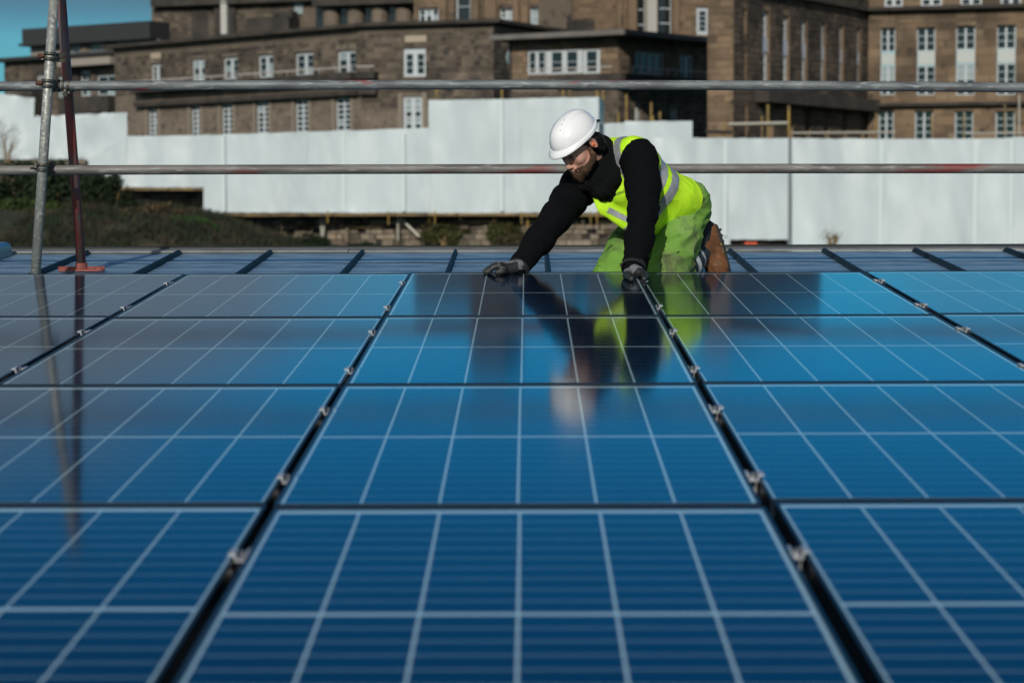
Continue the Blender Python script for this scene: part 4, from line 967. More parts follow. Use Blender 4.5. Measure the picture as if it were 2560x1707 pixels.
# ------------------------------------------------------------------ the worker
def zp(x, y, d): return z4(x, y, d)
person = empty('person', roofpt(*(lambda q: (q.dot(RX), (q - CAM).dot(RS), ROOFN))(zp(1560, 1500, 9.8) - Vector((0, 0, 0)))),
               'man in white helmet and yellow vest kneeling on the roof, leaning on gloved hands', 'person')
hf = Vector((-.585, -.527, -.616)).normalized(); hu = Vector((-.458, -.412, .788)).normalized(); hu = (hu - hf * hu.dot(hf)).normalized(); hl = hu.cross(hf)
HC = zp(862, 325, 9.50)
def hp(f, l, u): return HC + hf * f + hl * l + hu * u
HA = (hf, hl, hu)
TL = Vector((.766, -.537, .35)).normalized(); TA = Vector((.67, .62, -.40)); TA = (TA - TL * TA.dot(TL)).normalized(); TB = TA.cross(TL)
spine = [zp(1130, 500, 9.74), zp(1260, 590, 9.74), zp(1440, 768, 9.80), zp(1600, 855, 9.88), zp(1740, 910, 9.97)]
srad = [.088, .114, .110, .110, .114]
armL = [zp(1405, 500, 9.58), zp(1425, 720, 9.50), zp(1425, 940, 9.40), zp(1395, 1160, 9.28), zp(1352, 1375, 9.165)]; rL = [.083, .076, .064, .060, .051]
armR = [zp(905, 715, 9.79), zp(800, 850, 9.64), zp(705, 975, 9.50), zp(560, 1170, 9.43), zp(405, 1372, 9.365)]; rR = [.086, .077, .068, .060, .050]
hipL, kneeL, ankL = zp(1740, 960, 9.93), zp(1615, 1480, 9.63), zp(1895, 1290, 10.02)
hipR, kneeR, ankR = zp(1570, 985, 10.03), zp(1165, 1490, 9.78), zp(1500, 1420, 10.2)
# --- body: head, neck, trunk, limbs in one skin
f = Field([hp(.1, 0, .13), hp(.1, 0, -.16), armR[-1], armL[-1], kneeL, ankL, ankR, kneeR, hipL, spine[0]], .13, .0038)
f.chain(spine, [.06, .09, .09, .09, .10], .03, flat=(TL, 1.35))
for ch, sc in ((armL, (.055, .048, .04, .037, .027)), (armR, (.055, .048, .04, .037, .027))): f.chain(ch, sc, .02)
for h_, k_, a_ in ((hipL, kneeL, ankL), (hipR, kneeR, ankR)): f.chain([h_, k_, a_], [.075, .052, .038], .02)
f.chain([hp(-.03, 0, -.06), zp(1090, 520, 9.66), spine[0]], [.052, .056, .06], .03)
f.ell(hp(-.012, 0, .02), HA, (.097, .074, .098), .01)
f.ell(hp(.036, 0, -.045), HA, (.058, .063, .085), .02)
f.ell(hp(.040, 0, -.100), HA, (.052, .050, .040), .02)
f.ell(hp(.078, 0, -.127), HA, (.020, .022, .018), .015)
for s_ in (-1, 1):
    f.ell(hp(.062, s_ * .040, -.064), HA, (.022, .020, .020), .018)
    f.cone(hp(.010, s_ * .058, -.085), hp(.060, s_ * .036, -.122), .018, .016, .02)
f.cone(hp(.086, -.030, -.020), hp(.086, .030, -.020), .011, .011, .014)
for s_ in (-1, 1): f.ell(hp(.098, s_ * .031, -.040), HA, (.016, .017, .011), .008, 's')
for s_ in (-1, 1): f.ell(hp(.0815, s_ * .031, -.041), HA, (.0125, .015, .0115), .003)
f.cone(hp(.092, 0, -.030), hp(.112, 0, -.074), .0085, .0115, .009)
for s_ in (-1, 1): f.ell(hp(.103, s_ * .0115, -.079), HA, (.0095, .0070, .0075), .005); f.ell(hp(.105, s_ * .007, -.0885), HA, (.005, .004, .004), .002, 's')
f.cone(hp(.094, -.014, -.0935), hp(.094, .014, -.0935), .009, .009, .008)
f.chain([hp(.090, -.024, -.108), hp(.1015, -.009, -.1015), hp(.1015, .009, -.1015), hp(.090, .024, -.108)], [.003, .0058, .0058, .003], .004)
f.chain([hp(.089, -.023, -.110), hp(.0985, 0, -.1125), hp(.089, .023, -.110)], [.003, .0066, .003], .004)
f.cone(hp(.106, -.018, -.1068), hp(.106, .018, -.1068), .0016, .0016, .002, 's')
for s_ in (-1, 1):
    e = hp(-.014, s_ * .079, -.034); ef = (hf * .94 - hu * .34).normalized(); eu = (hu * .94 + hf * .34).normalized(); EA = (ef, hl, eu)
    f.ell(e, EA, (.0185, .0095, .0325), .006); f.ell(e + hl * s_ * .010 + ef * .003 + eu * .002, EA, (.0115, .007, .020), .004, 's'); f.ell(e + hl * s_ * .004 - eu * .022 + ef * .003, EA, (.009, .006, .010), .004)
    f.ell(e + ef * .014 - eu * .002 + hl * s_ * .002, EA, (.004, .005, .007), .003)
v, F = f.mesh('body'); v = relax(v, F, 1, .35)
M_skin = mat('skin', (.52, .29, .215), .48, spec=.4, subs=.12, noise_s=1, noise_c=[((.53, .23, .17), 14, .5, .68), ((.43, .23, .165), 60, .5, .7)], bump=.12, bump_s=300)
emit('body', v, F, M_skin, person)
# --- beard, hair, ear plug
def region(P, fn): return fn((P - np.array(tuple(HC))) @ np.array(tuple(hf)), (P - np.array(tuple(HC))) @ np.array(tuple(hl)), (P - np.array(tuple(HC))) @ np.array(tuple(hu)))
g = Field([hp(.12, -.07, -.17), hp(-.03, .08, -.02), hp(.12, .07, -.15)], .03, .0028); gr = .0030
g.ell(hp(.036, 0, -.045), HA, (.058 + gr, .063 + gr, .085 + gr), .02); g.ell(hp(.040, 0, -.100), HA, (.052 + gr, .050 + gr, .040 + gr), .02); g.ell(hp(.078, 0, -.130), HA, (.022 + gr, .024 + gr, .022 + gr), .015)
g.cone(hp(.070, 0, -.135), hp(.082, 0, -.158), .026, .012, .02)
for s_ in (-1, 1): g.cone(hp(.010, s_ * .058, -.085), hp(.060, s_ * .036, -.122), .018 + gr, .017 + gr, .02); g.cone(hp(.004, s_ * .064, -.05), hp(.012, s_ * .060, -.10), .009, .014, .01)
g.cone(hp(.094, -.016, -.0935), hp(.094, .016, -.0935), .0115, .0115, .006)
lo_, hi_ = g.o, g.o + g.n * g.h
def bline(F_, L_, U_):
    # upper edge of the beard: rises from the mouth corner to the ear
    t = np.clip((.098 - F_) / .085, 0, 1); top = -.096 + .056 * t ** 5.5
    back = -(F_ - .002)
    return np.maximum(U_ - top, back)
g.put(lambda P: region(P, bline), lo_, hi_, 0, 'i')
g.ell(hp(.104, 0, -.1075), HA, (.016, .019, .0095), .002, 's')
v, F = g.mesh('beard')
if len(v):
    n = vnormals(v, F); rs_ = np.random.RandomState(5)
    v = v + n * (rs_.uniform(-.0014, .0022, len(v)))[:, None]
    M_beard = mat('beard_hair', (.085, .045, .024), .8, noise_s=1, noise_c=[((.19, .105, .05), 25, .45, .7), ((.05, .028, .016), 90, .5, .65)], bump=.8, bump_s=500)
    bo = emit('beard', v, F, M_beard, person)
    hb = MB(); pick = rs_.choice(len(v), min(2600, len(v)))
    dn = np.array(tuple((hf * .45 - hu * .9).normalized()))
    for i in pick:
        d_ = n[i] * .5 + dn * .7 + rs_.normal(size=3) * .3; d_ /= np.linalg.norm(d_); L_ = rs_.uniform(.004, .010); sd2 = np.cross(d_, rs_.normal(size=3)); sd2 /= np.linalg.norm(sd2) + 1e-9
        p = v[i]; hb.add([Vector(p - sd2 * .0007), Vector(p + sd2 * .0007), Vector(p + d_ * L_)], [(0, 1, 2)])
    hb.build('beard_hair', M_beard, bo)
g = Field([hp(-.11, 0, -.09), hp(.06, .09, .03), hp(0, -.09, 0)], .02, .0035)
g.ell(hp(-.014, 0, .02), HA, (.101, .079, .100), .01); g.ell(hp(-.03, 0, -.03), HA, (.082, .073, .06), .02)
g.put(lambda P: region(P, lambda a, b_, c: np.maximum(np.maximum(a - .048 - (c + .02) * .4, -.062 - c), c - .012)), g.o, g.o + g.n * g.h, 0, 'i')
for s_ in (-1, 1): g.ell(hp(-.004, s_ * .080, -.040), HA, (.024, .014, .036), .003, 's')
g.put(lambda P: region(P, lambda a, b_, c: np.where((a > .008) & (c < -.045), -1.0, 1.0)), g.o, g.o + g.n * g.h, 0, 's')
v, F = g.mesh('hair'); n = vnormals(v, F); v = v + n * (np.random.RandomState(8).uniform(-.001, .002, len(v)))[:, None]
emit('hair', v, F, mat('dark_hair', (.022, .015, .011), .7, noise_s=70, noise_c=(.045, .03, .02), bump=.8, bump_s=400), person)
b = MB(); b.tube([hp(-.008, .078, -.038), hp(-.008, .090, -.039)], [.0065, .0055], 10); b.build('ear_plug', mat('orange_foam', (.95, .16, .01), .6), person, sm=True)
for s_ in (1, -1):
    b = MB(); pts_ = [hp(.0965 - .006 * abs(k) / 4, s_ * (.031 + k * .0042), -.028 - .0011 * abs(k)) for k in range(-4, 5)]; b.tube(pts_, [.0012, .0018, .0021, .0022, .0022, .0021, .0019, .0015, .001], 6)
    b.build('eyebrow', mat('dark_hair'), person)
    b = MB(); b.tube([hp(.0895 - .0012 * k * k / 9, s_ * (.031 + k * .0036), -.0455 + .0006 * abs(k)) for k in range(-3, 4)], .0011, 5); b.build('eyelash', mat('dark_hair'), person)
# --- helmet
M_helm = mat('white_helmet', (.80, .82, .84), .22, spec=.6, coat=.6, coat_r=.06, noise_s=6, noise_c=(.76, .78, .81))
def dome(fa, la, ua, ph, inner=0.0):
    """shell point for azimuth ph and height parameter"""
    return None
nu, nv = 84, 34; vs = []; fs = []
def shell_pt(i, j, off=0.0):
    th = 2 * math.pi * i / nu; g = j / nv; e = g * math.pi / 2
    cf, cl = math.cos(th), math.sin(th)
    rf = .129 if cf > 0 else .126; rl = .097; ru = .099
    ce, se = math.cos(e) ** .82, math.sin(e) ** 1.0
    a, b_, c = (rf + off) * cf * ce, (rl + off) * cl * ce, (ru + off) * se
    # raised centre ridge with a shallow step on each side, fading at front and back
    w_ = abs(b_); k = max(0, 1 - (w_ / .034) ** 4); fade = min(1, se * 1.5) ** 2
    c += .0055 * k * fade; a += (.004 * k * (1 - se)) * (1 if cf > 0 else -1) * min(1, se * 3)
    return hp(a - .002, b_, c + .016)
for j in range(nv + 1):
    for i in range(nu): vs.append(shell_pt(i, j))
for j in range(nv):
    for i in range(nu): a = j * nu + i; b_ = j * nu + (i + 1) % nu; fs.append((a, b_, b_ + nu, a + nu))
N_ = len(vs)
for j in range(nv + 1):
    for i in range(nu): vs.append(shell_pt(i, j, -.004) - hu * (.002 if j else 0))
for j in range(nv):
    for i in range(nu): a = N_ + j * nu + i; b_ = N_ + j * nu + (i + 1) % nu; fs.append((b_, a, a + nu, b_ + nu))
for i in range(nu): fs.append((i, N_ + i, N_ + (i + 1) % nu, (i + 1) % nu))
helm = MB().add(vs, fs).build('helmet', M_helm, person, sm=True)
# rim band and peak swept round the edge
rv = []; rf_ = []; prof_n = 7
for i in range(nu):
    th = 2 * math.pi * i / nu; cf, cl = math.cos(th), math.sin(th); base = shell_pt(i, 0)
    out = (hf * cf * .146 / .146 + hl * cl).normalized(); pk = max(0, cf) ** 2.2
    w = .005 + .025 * pk; dr = .001 + .005 * pk
    side = .004 * (1 - abs(cf))
    pr = [(-.002, .012), (.004, .009), (w * .6, .002 - dr * .4), (w, -.004 - dr), (w - .001, -.008 - dr), (w * .5, -.007 - dr * .5), (-.004, -.006)]
    for o_, u_ in pr: rv.append(base + out * o_ + hu * (u_ - side))
for i in range(nu):
    for k in range(prof_n):
        a = i * prof_n + k; b_ = i * prof_n + (k + 1) % prof_n; c_ = ((i + 1) % nu) * prof_n
        rf_.append((a, c_ + k, c_ + (k + 1) % prof_n, b_))
MB().add(rv, rf_).build('helmet_rim', M_helm, helm, sm=True)
# vent slots beside the ridge
hbt = BVHTree.FromPolygons([Vector(p) for p in vs[:N_]], [q for q in fs if max(q) < N_])
for zx, zy, da in ((772, 168, .0), (750, 206, .0), (735, 256, .0)):
    for mir in (0, 1):
        o_ = zp(zx, zy, 9.0); h_, n_, _, _ = hbt.ray_cast(o_, (o_ - CAM).normalized())
        if h_ is None: continue
        if mir: l_ = (h_ - HC).dot(hl); h_ = h_ - hl * (2 * l_); n_ = n_ - hl * (2 * n_.dot(hl))
        if n_.dot(h_ - HC) < 0: n_ = -n_
        d_ = (hf * -.6 + hu * .6); d_ = (d_ - n_ * d_.dot(n_)).normalized(); t_ = d_.cross(n_); q = MB()
        q.box(h_ - d_ * .0045 - t_ * .0011 - n_ * .003, d_ * .009, t_ * .0022, n_ * .0033); q.build('vent_slot', mat('vent_dark', (.02, .025, .03), .8), helm)
b = MB(); q0 = hp(-.112, .028, -.006); b.box(q0 - hl * .01, (-hf * .9 - hu * .1).normalized() * .034, hl * .020, hu * .008); b.tube([hp(-.100, -.03, -.004), hp(-.120, -.01, -.006), hp(-.120, .02, -.006), hp(-.102, .05, -.004)], .006, 8)
b.build('headband_ratchet', mat('black_plastic', (.015, .016, .018), .45), helm)
# --- fleece jacket
M_fleece = mat('black_fleece', (.0030, .0036, .0044), .95, spec=.08, noise_s=120, noise_c=(.0045, .005, .006), bump=.22, bump_s=200)
f = Field([zp(330, 1400, 9.3), zp(1130, 400, 9.8), *spine, *armL, *armR], .13, .0055)
f.chain(spine, srad, .04, flat=(TL, 1.40))
f.chain(armL, rL, .035); f.chain(armR, rR, .035)
f.cone(armL[0] + Vector((-.02, .03, .02)), spine[1], .075, .095, .05); f.cone(armR[0], spine[1], .082, .100, .05)
for ch, rr in ((armL, .051), (armR, .050)):
    d_ = (ch[-1] - ch[-2]).normalized(); f.cone(ch[-1] + d_ * .004, ch[-1] + d_ * .030, rr * .98, rr * .90, .008)
f.put(lambda P: ((P - np.array(tuple(spine[3]))) @ np.array(tuple(TA))) - .02, np.array(tuple(spine[4])) - .4, np.array(tuple(spine[4])) + .4, 0, 'i')
for ch, rr in ((armL, .03), (armR, .03)):
    d_ = (ch[-1] - ch[-2]).normalized(); f.cone(ch[-1] + d_ * .024, ch[-1] + d_ * .08, .031, .031, .004, 's')
v, F = f.mesh('jacket'); n = vnormals(v, F)
axL = (armL[2] - armL[0]).normalized(); axR = (armR[-1] - armR[1]).normalized()
P0 = np.array(tuple(armR[1])); dR = np.min([np.linalg.norm(v - np.array(tuple(q)), axis=1) for q in armR], 0)
isR = (v[:, 0] < zp(960, 0, 9.6).x)
fl = np.where(isR, folds(v, 4, 36, .0048, axR), folds(v, 9, 38, .0046, axL)); v = relax(v + n * fl[:, None], F, 1, .3)
jk = emit('jacket', v, F, M_fleece, person)
# cuffs
for ch, rr in ((armL, .051), (armR, .050)):
    d_ = (ch[-1] - ch[-2]).normalized(); b = MB(); pts_ = [ch[-1] + d_ * (.002 + .004 * k) for k in range(8)]
    b.tube(pts_, [rr * (.99 + (.035 if k % 2 else 0)) for k in range(8)], 28, cap=False); b.build('cuff', mat('black_cuff', (.008, .009, .011), .85), jk, sm=True)
b = MB(); q0 = zp(1240, 1378, 9.14); b.tube([q0, q0 + Vector((.008, -.004, .002))], .009, 10); b.build('cuff_toggle', mat('black_plastic'), jk)
# --- neck warmer, gathered in folds
f = Field([zp(850, 300, 9.7), zp(1250, 900, 9.5)], .16, .005)
f.chain([zp(1035, 400, 9.66), zp(1070, 520, 9.655), zp(1100, 640, 9.655)], [.066, .088, .100], .03)
f.cone(zp(965, 655, 9.60), zp(1090, 690, 9.63), .048, .072, .03); f.cone(zp(1090, 720, 9.62), zp(1150, 790, 9.635), .056, .034, .03)
for c_, q_, rr in ((zp(1130, 380, 9.64), zp(1190, 640, 9.57), .024), (zp(1090, 340, 9.64), zp(1080, 640, 9.565), .024), (zp(1080, 640, 9.565), zp(930, 720, 9.585), .022), (zp(1190, 640, 9.57), zp(1090, 760, 9.565), .026), (zp(930, 690, 9.57), zp(870, 660, 9.60), .020)): f.cone(c_, q_, rr, rr, .022)
f.ell(hp(-.060, .012, -.070), HA, (.050, .076, .062), .02)
for s_ in (-1, 1): f.ell(hp(.042, s_ * .045, -.04), HA, (.062, .050, .06), .008, 's')
f.ell(hp(.05, 0, -.10), HA, (.075, .062, .062), .006, 's')
v, F = f.mesh('neck_warmer'); n = vnormals(v, F); v = relax(v + n * folds(v, 31, 60, .0055, Vector((.75, .1, .65)))[:, None], F, 1, .3)
emit('neck_warmer', v, F, mat('black_knit', (.004, .0048, .0055), .95, spec=.1, sheen=.03), person)
# --- hi-vis vest, a shell over the jacket
M_vest = mat('hivis_yellow', (.52, .87, .028), .7, spec=.2, noise_s=9, noise_c=(.43, .78, .02), bump=.10, bump_s=400)
f = Field([*spine, armL[0], armR[0]], .21, .0042); hem = zp(1790, 900, 9.95)
vp = spine[:4] + [zp(1760, 890, 9.97)]; vr = [.098, .127, .120, .120, .126]
f.chain(vp, vr, .04, flat=(TL, 1.36))
f.cone(armL[0] + Vector((-.03, .03, .025)), spine[1], .084, .108, .05); f.cone(armR[0] + Vector((.03, .02, .02)), spine[1], .084, .108, .05)
f.cone(zp(1240, 770, 9.66), zp(1455, 1005, 9.80), .07, .092, .06)
f.chain([zp(935, 760, 9.672), zp(1090, 872, 9.640), zp(1290, 1000, 9.66)], [.030, .040, .046], .03, flat=(CD, .35))
f.chain(spine[:4] + [zp(1790, 915, 9.99)], [.088, .121, .123, .125, .130], .03, 's', flat=(TL, 1.36)) if False else None
T0 = np.array(tuple(spine[0])); A_ = np.array(tuple(TA)); L_ = np.array(tuple(TL)); B_ = np.array(tuple(TB))
def tc(P): q = P - T0; return q @ A_, q @ L_, q @ B_      # down the trunk, to his left, to the front
f.put(lambda P: (lambda a, l, b_: a - .352 - .008 * np.sin(l * 22) - .55 * np.clip(b_, 0, .3))(*tc(P)), f.o, f.o + f.n * f.h, 0, 'i')
wr_ = f.a.copy()
# hollow it out
inner = Field([*spine, armL[0], armR[0]], .21, .0042); inner.chain(spine[:4] + [zp(1800, 910, 9.99)], [.088, .118, .111, .111, .118], .04, flat=(TL, 1.36)); inner.cone(zp(1240, 770, 9.66), zp(1455, 1005, 9.80), .061, .083, .05)
f.a = np.maximum(f.a, -inner.a)
f.chain([armL[0] + Vector((.0, .0, .0)), armL[1], armL[2]], [.094, .088, .074], .004, 's'); f.cone(armL[0] + Vector((.05, -.05, 0)), armL[1] + Vector((.02, -.05, 0)), .080, .07, .004, 's')
f.chain([armR[0], armR[1], armR[2]], [.090, .082, .075], .004, 's')
f.chain([zp(1000, 330, 9.66), zp(1065, 520, 9.64), zp(1090, 650, 9.62)], [.070, .074, .074], .004, 's')
def vcut(P):
    a, l, b_ = tc(P); w = .085 * np.clip(1 - (a + .03) / .185, 0, 1)
    return np.where(b_ > .02, np.abs(l + .125 - .45 * a) - w, .2)
f.put(vcut, f.o, f.o + f.n * f.h, 0, 's')
v, F = f.mesh('vest'); n = vnormals(v, F)
a_, l_, b_ = tc(v); amp = np.clip((a_ - .08) / .15, .25, 1)
v = v + n * (folds(v, 23, 30, .0068, Vector((.55, .2, .8))) * amp)[:, None]; v = relax(v, F, 2, .4)
vest = emit('vest', v, F, M_vest, person)
# reflective tape: the vest surface within bands, lifted off it
M_tape = mat('silver_tape', (.36, .385, .41), .42, .25, spec=.6, noise_s=30, noise_c=(.28, .30, .33))
def tape(test, off=.0022):
    cz = v[F].mean(1); k = test(*tc(cz)); FF = F[k]
    if not len(FF): return
    vv = v + vnormals(v, F) * off; us, inv_ = np.unique(FF.ravel(), return_inverse=True); emit('reflective_tape', vv[us], inv_.reshape(-1, 4), M_tape, vest)
tape(lambda a, l, b_: (a > .106) & (a < .157)); tape(lambda a, l, b_: (a > .180) & (a < .231))
tape(lambda a, l, b_: (np.abs(l - .128) < .024) & (a < .107)); tape(lambda a, l, b_: (np.abs(l + .205) < .026) & (a < .107))
def tape_line(p, q, w, off=.0022):
    cz = v[F].mean(1); pp, qq = np.array(tuple(p)), np.array(tuple(q)); X_, Y_ = np.array(tuple(CR)), np.array(tuple(CU)); fn_ = vnormals(v, F)[F].mean(1)
    c2 = np.stack([cz @ X_, cz @ Y_], -1); p2 = np.array([pp @ X_, pp @ Y_]); q2 = np.array([qq @ X_, qq @ Y_]); d = q2 - p2; t = ((c2 - p2) @ d) / (d @ d); ds = np.linalg.norm(c2 - p2 - t[:, None] * d, axis=1)
    k = (t > 0) & (t < 1) & (ds < w) & (fn_ @ np.array(tuple(CD)) < 0); FF = F[k]
    if len(FF): vv = v + vnormals(v, F) * off; us, inv_ = np.unique(FF.ravel(), return_inverse=True); emit('reflective_tape', vv[us], inv_.reshape(-1, 4), M_tape, vest)
tape_line(zp(1135, 912, 9.6), zp(1420, 1052, 9.6), .0125)
# dark edge binding at the arm hole and hem is part of the mesh; printed word on the chest
tx = bpy.data.curves.new('chest_print', 'FONT'); tx.body = 'Absolute'; tx.size = .021; tx.extrude = .0004
to = bpy.data.objects.new('chest_print_tmp', tx); COL.objects.link(to); bpy.context.view_layer.update()
me = bpy.data.meshes.new_from_object(to.evaluated_get(bpy.context.evaluated_depsgraph_get())); bpy.data.objects.remove(to)
tu = (zp(1295, 745, 9.5) - zp(1195, 785, 9.5)).normalized(); to_ = zp(1203, 786, 9.47)
bt = BVHTree.FromPolygons([Vector(p) for p in v], [tuple(int(i) for i in q) for q in F])
tv = -CD; up_ = tv.cross(tu).normalized()
for vx in me.vertices:
    w_ = to_ + tu * vx.co.x + up_ * vx.co.y; h_ = bt.ray_cast(w_, CD); 
    p = (h_[0] if h_[0] else w_ + CD * .15) - CD * (.0030 + vx.co.z); vx.co = W[vest.name].inverted() @ p
link('chest_print', me, mat('print_black', (.01, .03, .01), .7), vest)
b = MB(); q0 = zp(1520, 880, 9.60); d_ = (zp(1572, 838, 9.60) - q0)
h0 = bt.ray_cast(q0 - CD * .2, CD)[0] or q0; h1 = bt.ray_cast(q0 + d_ - CD * .2, CD)[0] or (q0 + d_)
b.tube([h0 - CD * .006, (h0 + h1) / 2 - CD * .01, h1 - CD * .006], .006, 8); b.build('waist_tab', mat('black_plastic'), vest)
# --- trousers
M_trou = mat('green_trousers', (.15, .315, .05), .85, spec=.2, noise_s=1, noise_c=[((.215, .345, .11), 4, .45, .65), ((.24, .42, .06), 3.0, .55, .7), ((.10, .135, .055), 5, .49, .62), ((.055, .075, .03), 16, .60, .70), ((.06, .075, .035), 30, .66, .74)], bump=.25, bump_s=350, distort=.3)
f = Field([hipL, kneeL, hipR, kneeR, zp(1990, 800, 10.05)], .16, .0052)
f.ell(zp(1715, 910, 9.985), (TA, TL, TB), (.140, .150, .118), .05); f.chain([spine[3], zp(1720, 890, 9.95)], [.112, .125], .04, flat=(TL, 1.3))
f.chain([zp(1770, 960, 9.96), zp(1712, 1200, 9.80), kneeL], [.114, .100, .086], .03); f.chain([hipR, zp(1350, 1220, 9.90), kneeR], [.112, .105, .094], .05)
f.chain([kneeL, kneeL.lerp(ankL, .55)], [.085, .070], .03); f.chain([kneeR, kneeR.lerp(ankR, .55)], [.085, .07], .03)
f.cone(kneeL + Vector((0, 0, -.055)), kneeL + Vector((0, -.01, -.03)), .055, .06, .03); f.cone(kneeR + Vector((0, 0, -.055)), kneeR, .055, .06, .03)
f.put(lambda P: ROOFN + .002 - ((P - np.array(tuple(CAM))) @ np.array(tuple(RN)) + CAMH), f.o, f.o + f.n * f.h, 0, 'i')
v, F = f.mesh('trousers'); n = vnormals(v, F)
fl = folds(v, 22, 22, .0100, Vector((.5, .3, -.75))); v = relax(v + n * fl[:, None], F, 1, .3)
tr = emit('trousers', v, F, M_trou, person)
btt = BVHTree.FromPolygons([Vector(p) for p in v], [tuple(int(i) for i in q) for q in F])
# small printed tab on the thigh and a stitched pocket seam
def decal_line(pts_, r, name, material, parent, tree):
    q = []
    for p in pts_:
        h_ = tree.ray_cast(p - CD * .4, CD)[0]
        if h_: q.append(h_ - CD * r * .3)
    if len(q) > 1: MB().tube(q, r, 5).build(name, material, parent)
decal_line([zp(1682 + 24 * k / 3, 1290 - 12 * k / 3, 9.8) for k in range(4)], .0035, 'thigh_tab', mat('print_black'), tr, btt)
decal_line([zp(1845 + k * 12, 920 - k * 14 + k * k * .8, 9.8) for k in range(10)], .0016, 'pocket_seam', mat('seam_green', (.08, .2, .03), .9), tr, btt)
# --- lower legs, boots
M_navy = mat('navy_gaiter', (.012, .022, .035), .8, noise_s=40, noise_c=(.02, .035, .05)); M_gtape = mat('gaiter_tape', (.42, .45, .46), .5)
def lower(kn, an, par):
    f = Field([kn, an], .1, .005); f.chain([kn.lerp(an, .30), kn.lerp(an, .62), an], [.074, .070, .056], .02); v, F = f.mesh('lower_leg'); n = vnormals(v, F)
    v = relax(v + n * folds(v, 5, 45, .003, (an - kn).normalized())[:, None], F, 1, .3); lg_ = emit('lower_leg', v, F, M_navy, par)
    d_ = (an - kn).normalized(); cz = v[F].mean(1); s_ = (cz - np.array(tuple(kn))) @ np.array(tuple(d_)); L = (an - kn).length
    for a, c in ((.50, .58), (.70, .78)):
        k = (s_ > a * L) & (s_ < c * L); FF = F[k]
        if len(FF):
            vv = v + n * .003; us, inv_ = np.unique(FF.ravel(), return_inverse=True); emit('reflective_tape', vv[us], inv_.reshape(-1, 4), M_gtape, lg_)
lower(kneeL + Vector((.01, .04, -.02)), zp(1900, 1270, 10.0), person); lower(kneeR + Vector((0, .04, -.02)), ankR, person)
M_boot = mat('brown_leather', (.15, .062, .022), .42, spec=.5, noise_s=1, noise_c=[((.21, .09, .032), 9, .45, .65), ((.10, .04, .015), 22, .56, .68)], bump=.35, bump_s=60)
M_sole = mat('black_rubber', (.012, .014, .014), .7); M_welt = mat('yellow_welt', (.50, .33, .06), .6)
def boot(an, heel, ball, toe, par, lab=None):
    sole_n = Vector((.86, .42, .30)); ax = (toe - heel).normalized(); sole_n = (sole_n - ax * sole_n.dot(ax)).normalized(); wd = ax.cross(sole_n)
    f = Field([an, heel, ball, toe], .1, .0042); f.chain([an - sole_n * .0, heel - sole_n * .004], [.050, .042], .03); f.chain([heel - sole_n * .01, ball - sole_n * .012, toe - sole_n * .008], [.046, .050, .038], .03, flat=(wd, 1.1)); f.cone(an - sole_n * .01, ball - sole_n * .022, .046, .034, .03)
    f.put(lambda P: ((P - np.array(tuple(heel))) @ np.array(tuple(sole_n))) - .020, f.o, f.o + f.n * f.h, 0, 'i')
    v, F = f.mesh('boot'); n = vnormals(v, F); v = relax(v + n * folds(v, 12, 48, .0028, (ax + sole_n * -.4).normalized())[:, None], F, 1, .3); bt_ = emit('boot', v, F, M_boot, par)
    # sole outline
    for nm, o0, o1, sc, mt in (('welt', .020, .0235, 1.04, M_welt), ('sole', .024, .040, 1.02, M_sole)):
        pl = []; L = (toe - heel).length
        for k in range(40):
            q = 2 * math.pi * k / 40; t = math.cos(q); s_ = math.sin(q); u_ = L / 2 + t * (L / 2 + .034 * sc); wv = (.040 + .008 * (t if t > 0 else t * .8)) * sc * math.copysign(abs(s_) ** .75, s_)
            pl.append(heel + ax * u_ + wd * wv + sole_n * o0)
        MB().prism(pl, sole_n * (o1 - o0)).build(nm, mt, bt_)
    b = MB(); L = (toe - heel).length
    for k in range(9): b.box(heel + ax * (L * k / 8 - .006) - wd * .034 + sole_n * .040, ax * .011, wd * .068, sole_n * .005)
    b.build('tread', M_sole, bt_)
    # dark collar round the ankle
    return bt_
b1_ = boot(zp(1915, 1250, 10.00), zp(1985, 1105, 10.07), zp(2068, 1385, 10.05), zp(2078, 1490, 10.05), person)
boot(ankR + Vector((.01, .01, .03)), ankR + Vector((.05, .06, .09)), ankR + Vector((.09, .05, -.06)), ankR + Vector((.095, .045, -.085)), person)
f = Field([zp(1850, 1100, 9.9), zp(2000, 1250, 10.1)], .08, .0045); f.chain([zp(1885, 1220, 9.99), zp(1950, 1065, 10.05)], [.050, .040], .02); v, F = f.mesh('boot_collar'); emit('boot_collar', v, F, mat('black_collar', (.012, .014, .016), .7), b1_)
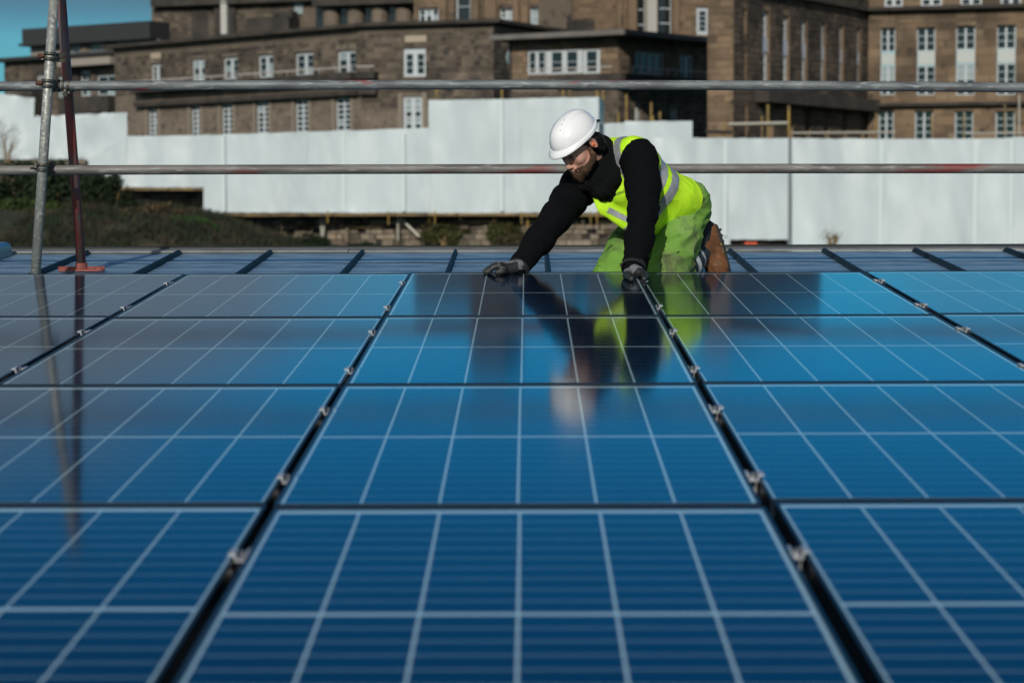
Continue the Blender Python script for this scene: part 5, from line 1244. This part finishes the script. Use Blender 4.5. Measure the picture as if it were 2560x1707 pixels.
# --- gloves
M_gk = mat('grey_glove_knit', (.17, .18, .20), .85, noise_s=150, noise_c=(.12, .13, .145), bump=.6, bump_s=500); M_gp = mat('black_glove_palm', (.014, .017, .018), .55, noise_s=60, noise_c=(.022, .026, .027), bump=.3, bump_s=150)
def glassN(P): return (P - np.array(tuple(CAM))) @ np.array(tuple(RN)) + CAMH
def glove(wrist, palm, knuckles, fingers, thumb, pn, thr=.30, s0=.22):
    """pn: direction of the back of the hand; the palm side of the glove is rubber-coated"""
    pts_ = [wrist, palm] + [q for c in fingers for q in c] + thumb
    f = Field(pts_, .05, .0026)
    f.cone(wrist, palm, .030, .034, .02, flat=None); ac = (knuckles[-1] - knuckles[0]).normalized()
    for kk in knuckles: f.cone(palm, kk, .022, .0155, .012)
    f.cone(knuckles[0], knuckles[-1], .0155, .0145, .008)
    for c in fingers: f.chain(c, [.0128, .0118, .0108, .0095][:len(c)], .003)
    f.chain(thumb, [.020, .0145, .0115][:len(thumb)], .008)
    f.put(lambda P: .0022 - glassN(P), f.o, f.o + f.n * f.h, 0, 'i')
    v, F = f.mesh('glove'); n = vnormals(v, F); v = v + n * folds(v, 3, 140, .0007)[:, None]; v = relax(v, F, 1, .3); n = vnormals(v, F)
    gl = emit('glove', v, F, M_gk, person)
    ax = (knuckles[1] - wrist).normalized(); cz = v[F].mean(1); fn = n[F].mean(1); s_ = (cz - np.array(tuple(wrist))) @ np.array(tuple(ax)); L = (knuckles[1] - wrist).length
    k = (s_ > s0 * L) & ((fn @ np.array(tuple(pn)) < thr) | (s_ > L * 1.22)); FF = F[k]
    if len(FF): vv = v + n * .0012; us, inv_ = np.unique(FF.ravel(), return_inverse=True); emit('rubber_palm', vv[us], inv_.reshape(-1, 4), M_gp, gl)
    d_ = (wrist - palm).normalized(); b = MB(); b.tube([wrist + d_ * (.003 * k2 - .004) for k2 in range(9)], [.033 + (.0014 if k2 % 2 else 0) for k2 in range(9)], 26, cap=False); b.build('glove_cuff', M_gk, gl, sm=True)
def onroof(px, py, n):
    """point n metres over the glass along the line of sight of a photo pixel"""
    d = at(px, py, 1) - CAM; t = (n - CAMH) / d.dot(RN); return CAM + d * t
zr_ = lambda x, y, n: onroof(1180 + x / 3.3357, 250 + y / 3.3357, n)
# right hand lies flat on the panel edge, fingers pointing left
wR = zp(372, 1388, 9.335); pR = zp(300, 1408, 9.315)
def gl_pt(x, s, n): 
    q = zr_(x, 1432, .01); X = (q - CAM).dot(RX); return roofpt(X, s, n)
S_r = 9.262
kn = [gl_pt(228, S_r - .036, .040), gl_pt(218, S_r - .013, .043), gl_pt(222, S_r + .010, .042), gl_pt(232, S_r + .032, .036)]
fg = []
for i, (x2, x3, x4, ds) in enumerate(((185, 152, 128, -.044), (172, 136, 108, -.016), (176, 140, 112, .012), (192, 162, 138, .040))):
    fg.append([kn[i], gl_pt(x2, S_r + ds * .92, .034), gl_pt(x3, S_r + ds, .022), gl_pt(x4, S_r + ds * 1.05, .0125)])
glove(wR, pR, kn, fg, [pR + Vector((-.01, -.02, -.012)), gl_pt(255, S_r - .062, .020), gl_pt(215, S_r - .070, .013)], RN, .78, .12)
# left hand grips the panel frame at the gap, fingers curled down over it
wLh = zp(1350, 1408, 9.150); pLh = zp(1352, 1432, 9.120)
kn = [zp(1398, 1440, 9.085), zp(1405, 1428, 9.110), zp(1400, 1420, 9.135), zp(1388, 1416, 9.158)]
fg = [[kn[0], zp(1424, 1452, 9.062), zr_(1438, 1474, .016), zr_(1436, 1492, .011)], [kn[1], zp(1432, 1442, 9.095), zr_(1450, 1462, .016), zr_(1452, 1480, .011)],
      [kn[2], zp(1424, 1436, 9.13), zr_(1444, 1452, .015), zr_(1450, 1466, .011)], [kn[3], zp(1410, 1432, 9.165), zr_(1428, 1445, .014), zr_(1434, 1455, .010)]]
glove(wLh, pLh, kn, fg, [zp(1300, 1440, 9.095), zp(1288, 1462, 9.055), zr_(1330, 1492, .013)], (RN * .8 - RS * .3 + RX * .3).normalized())
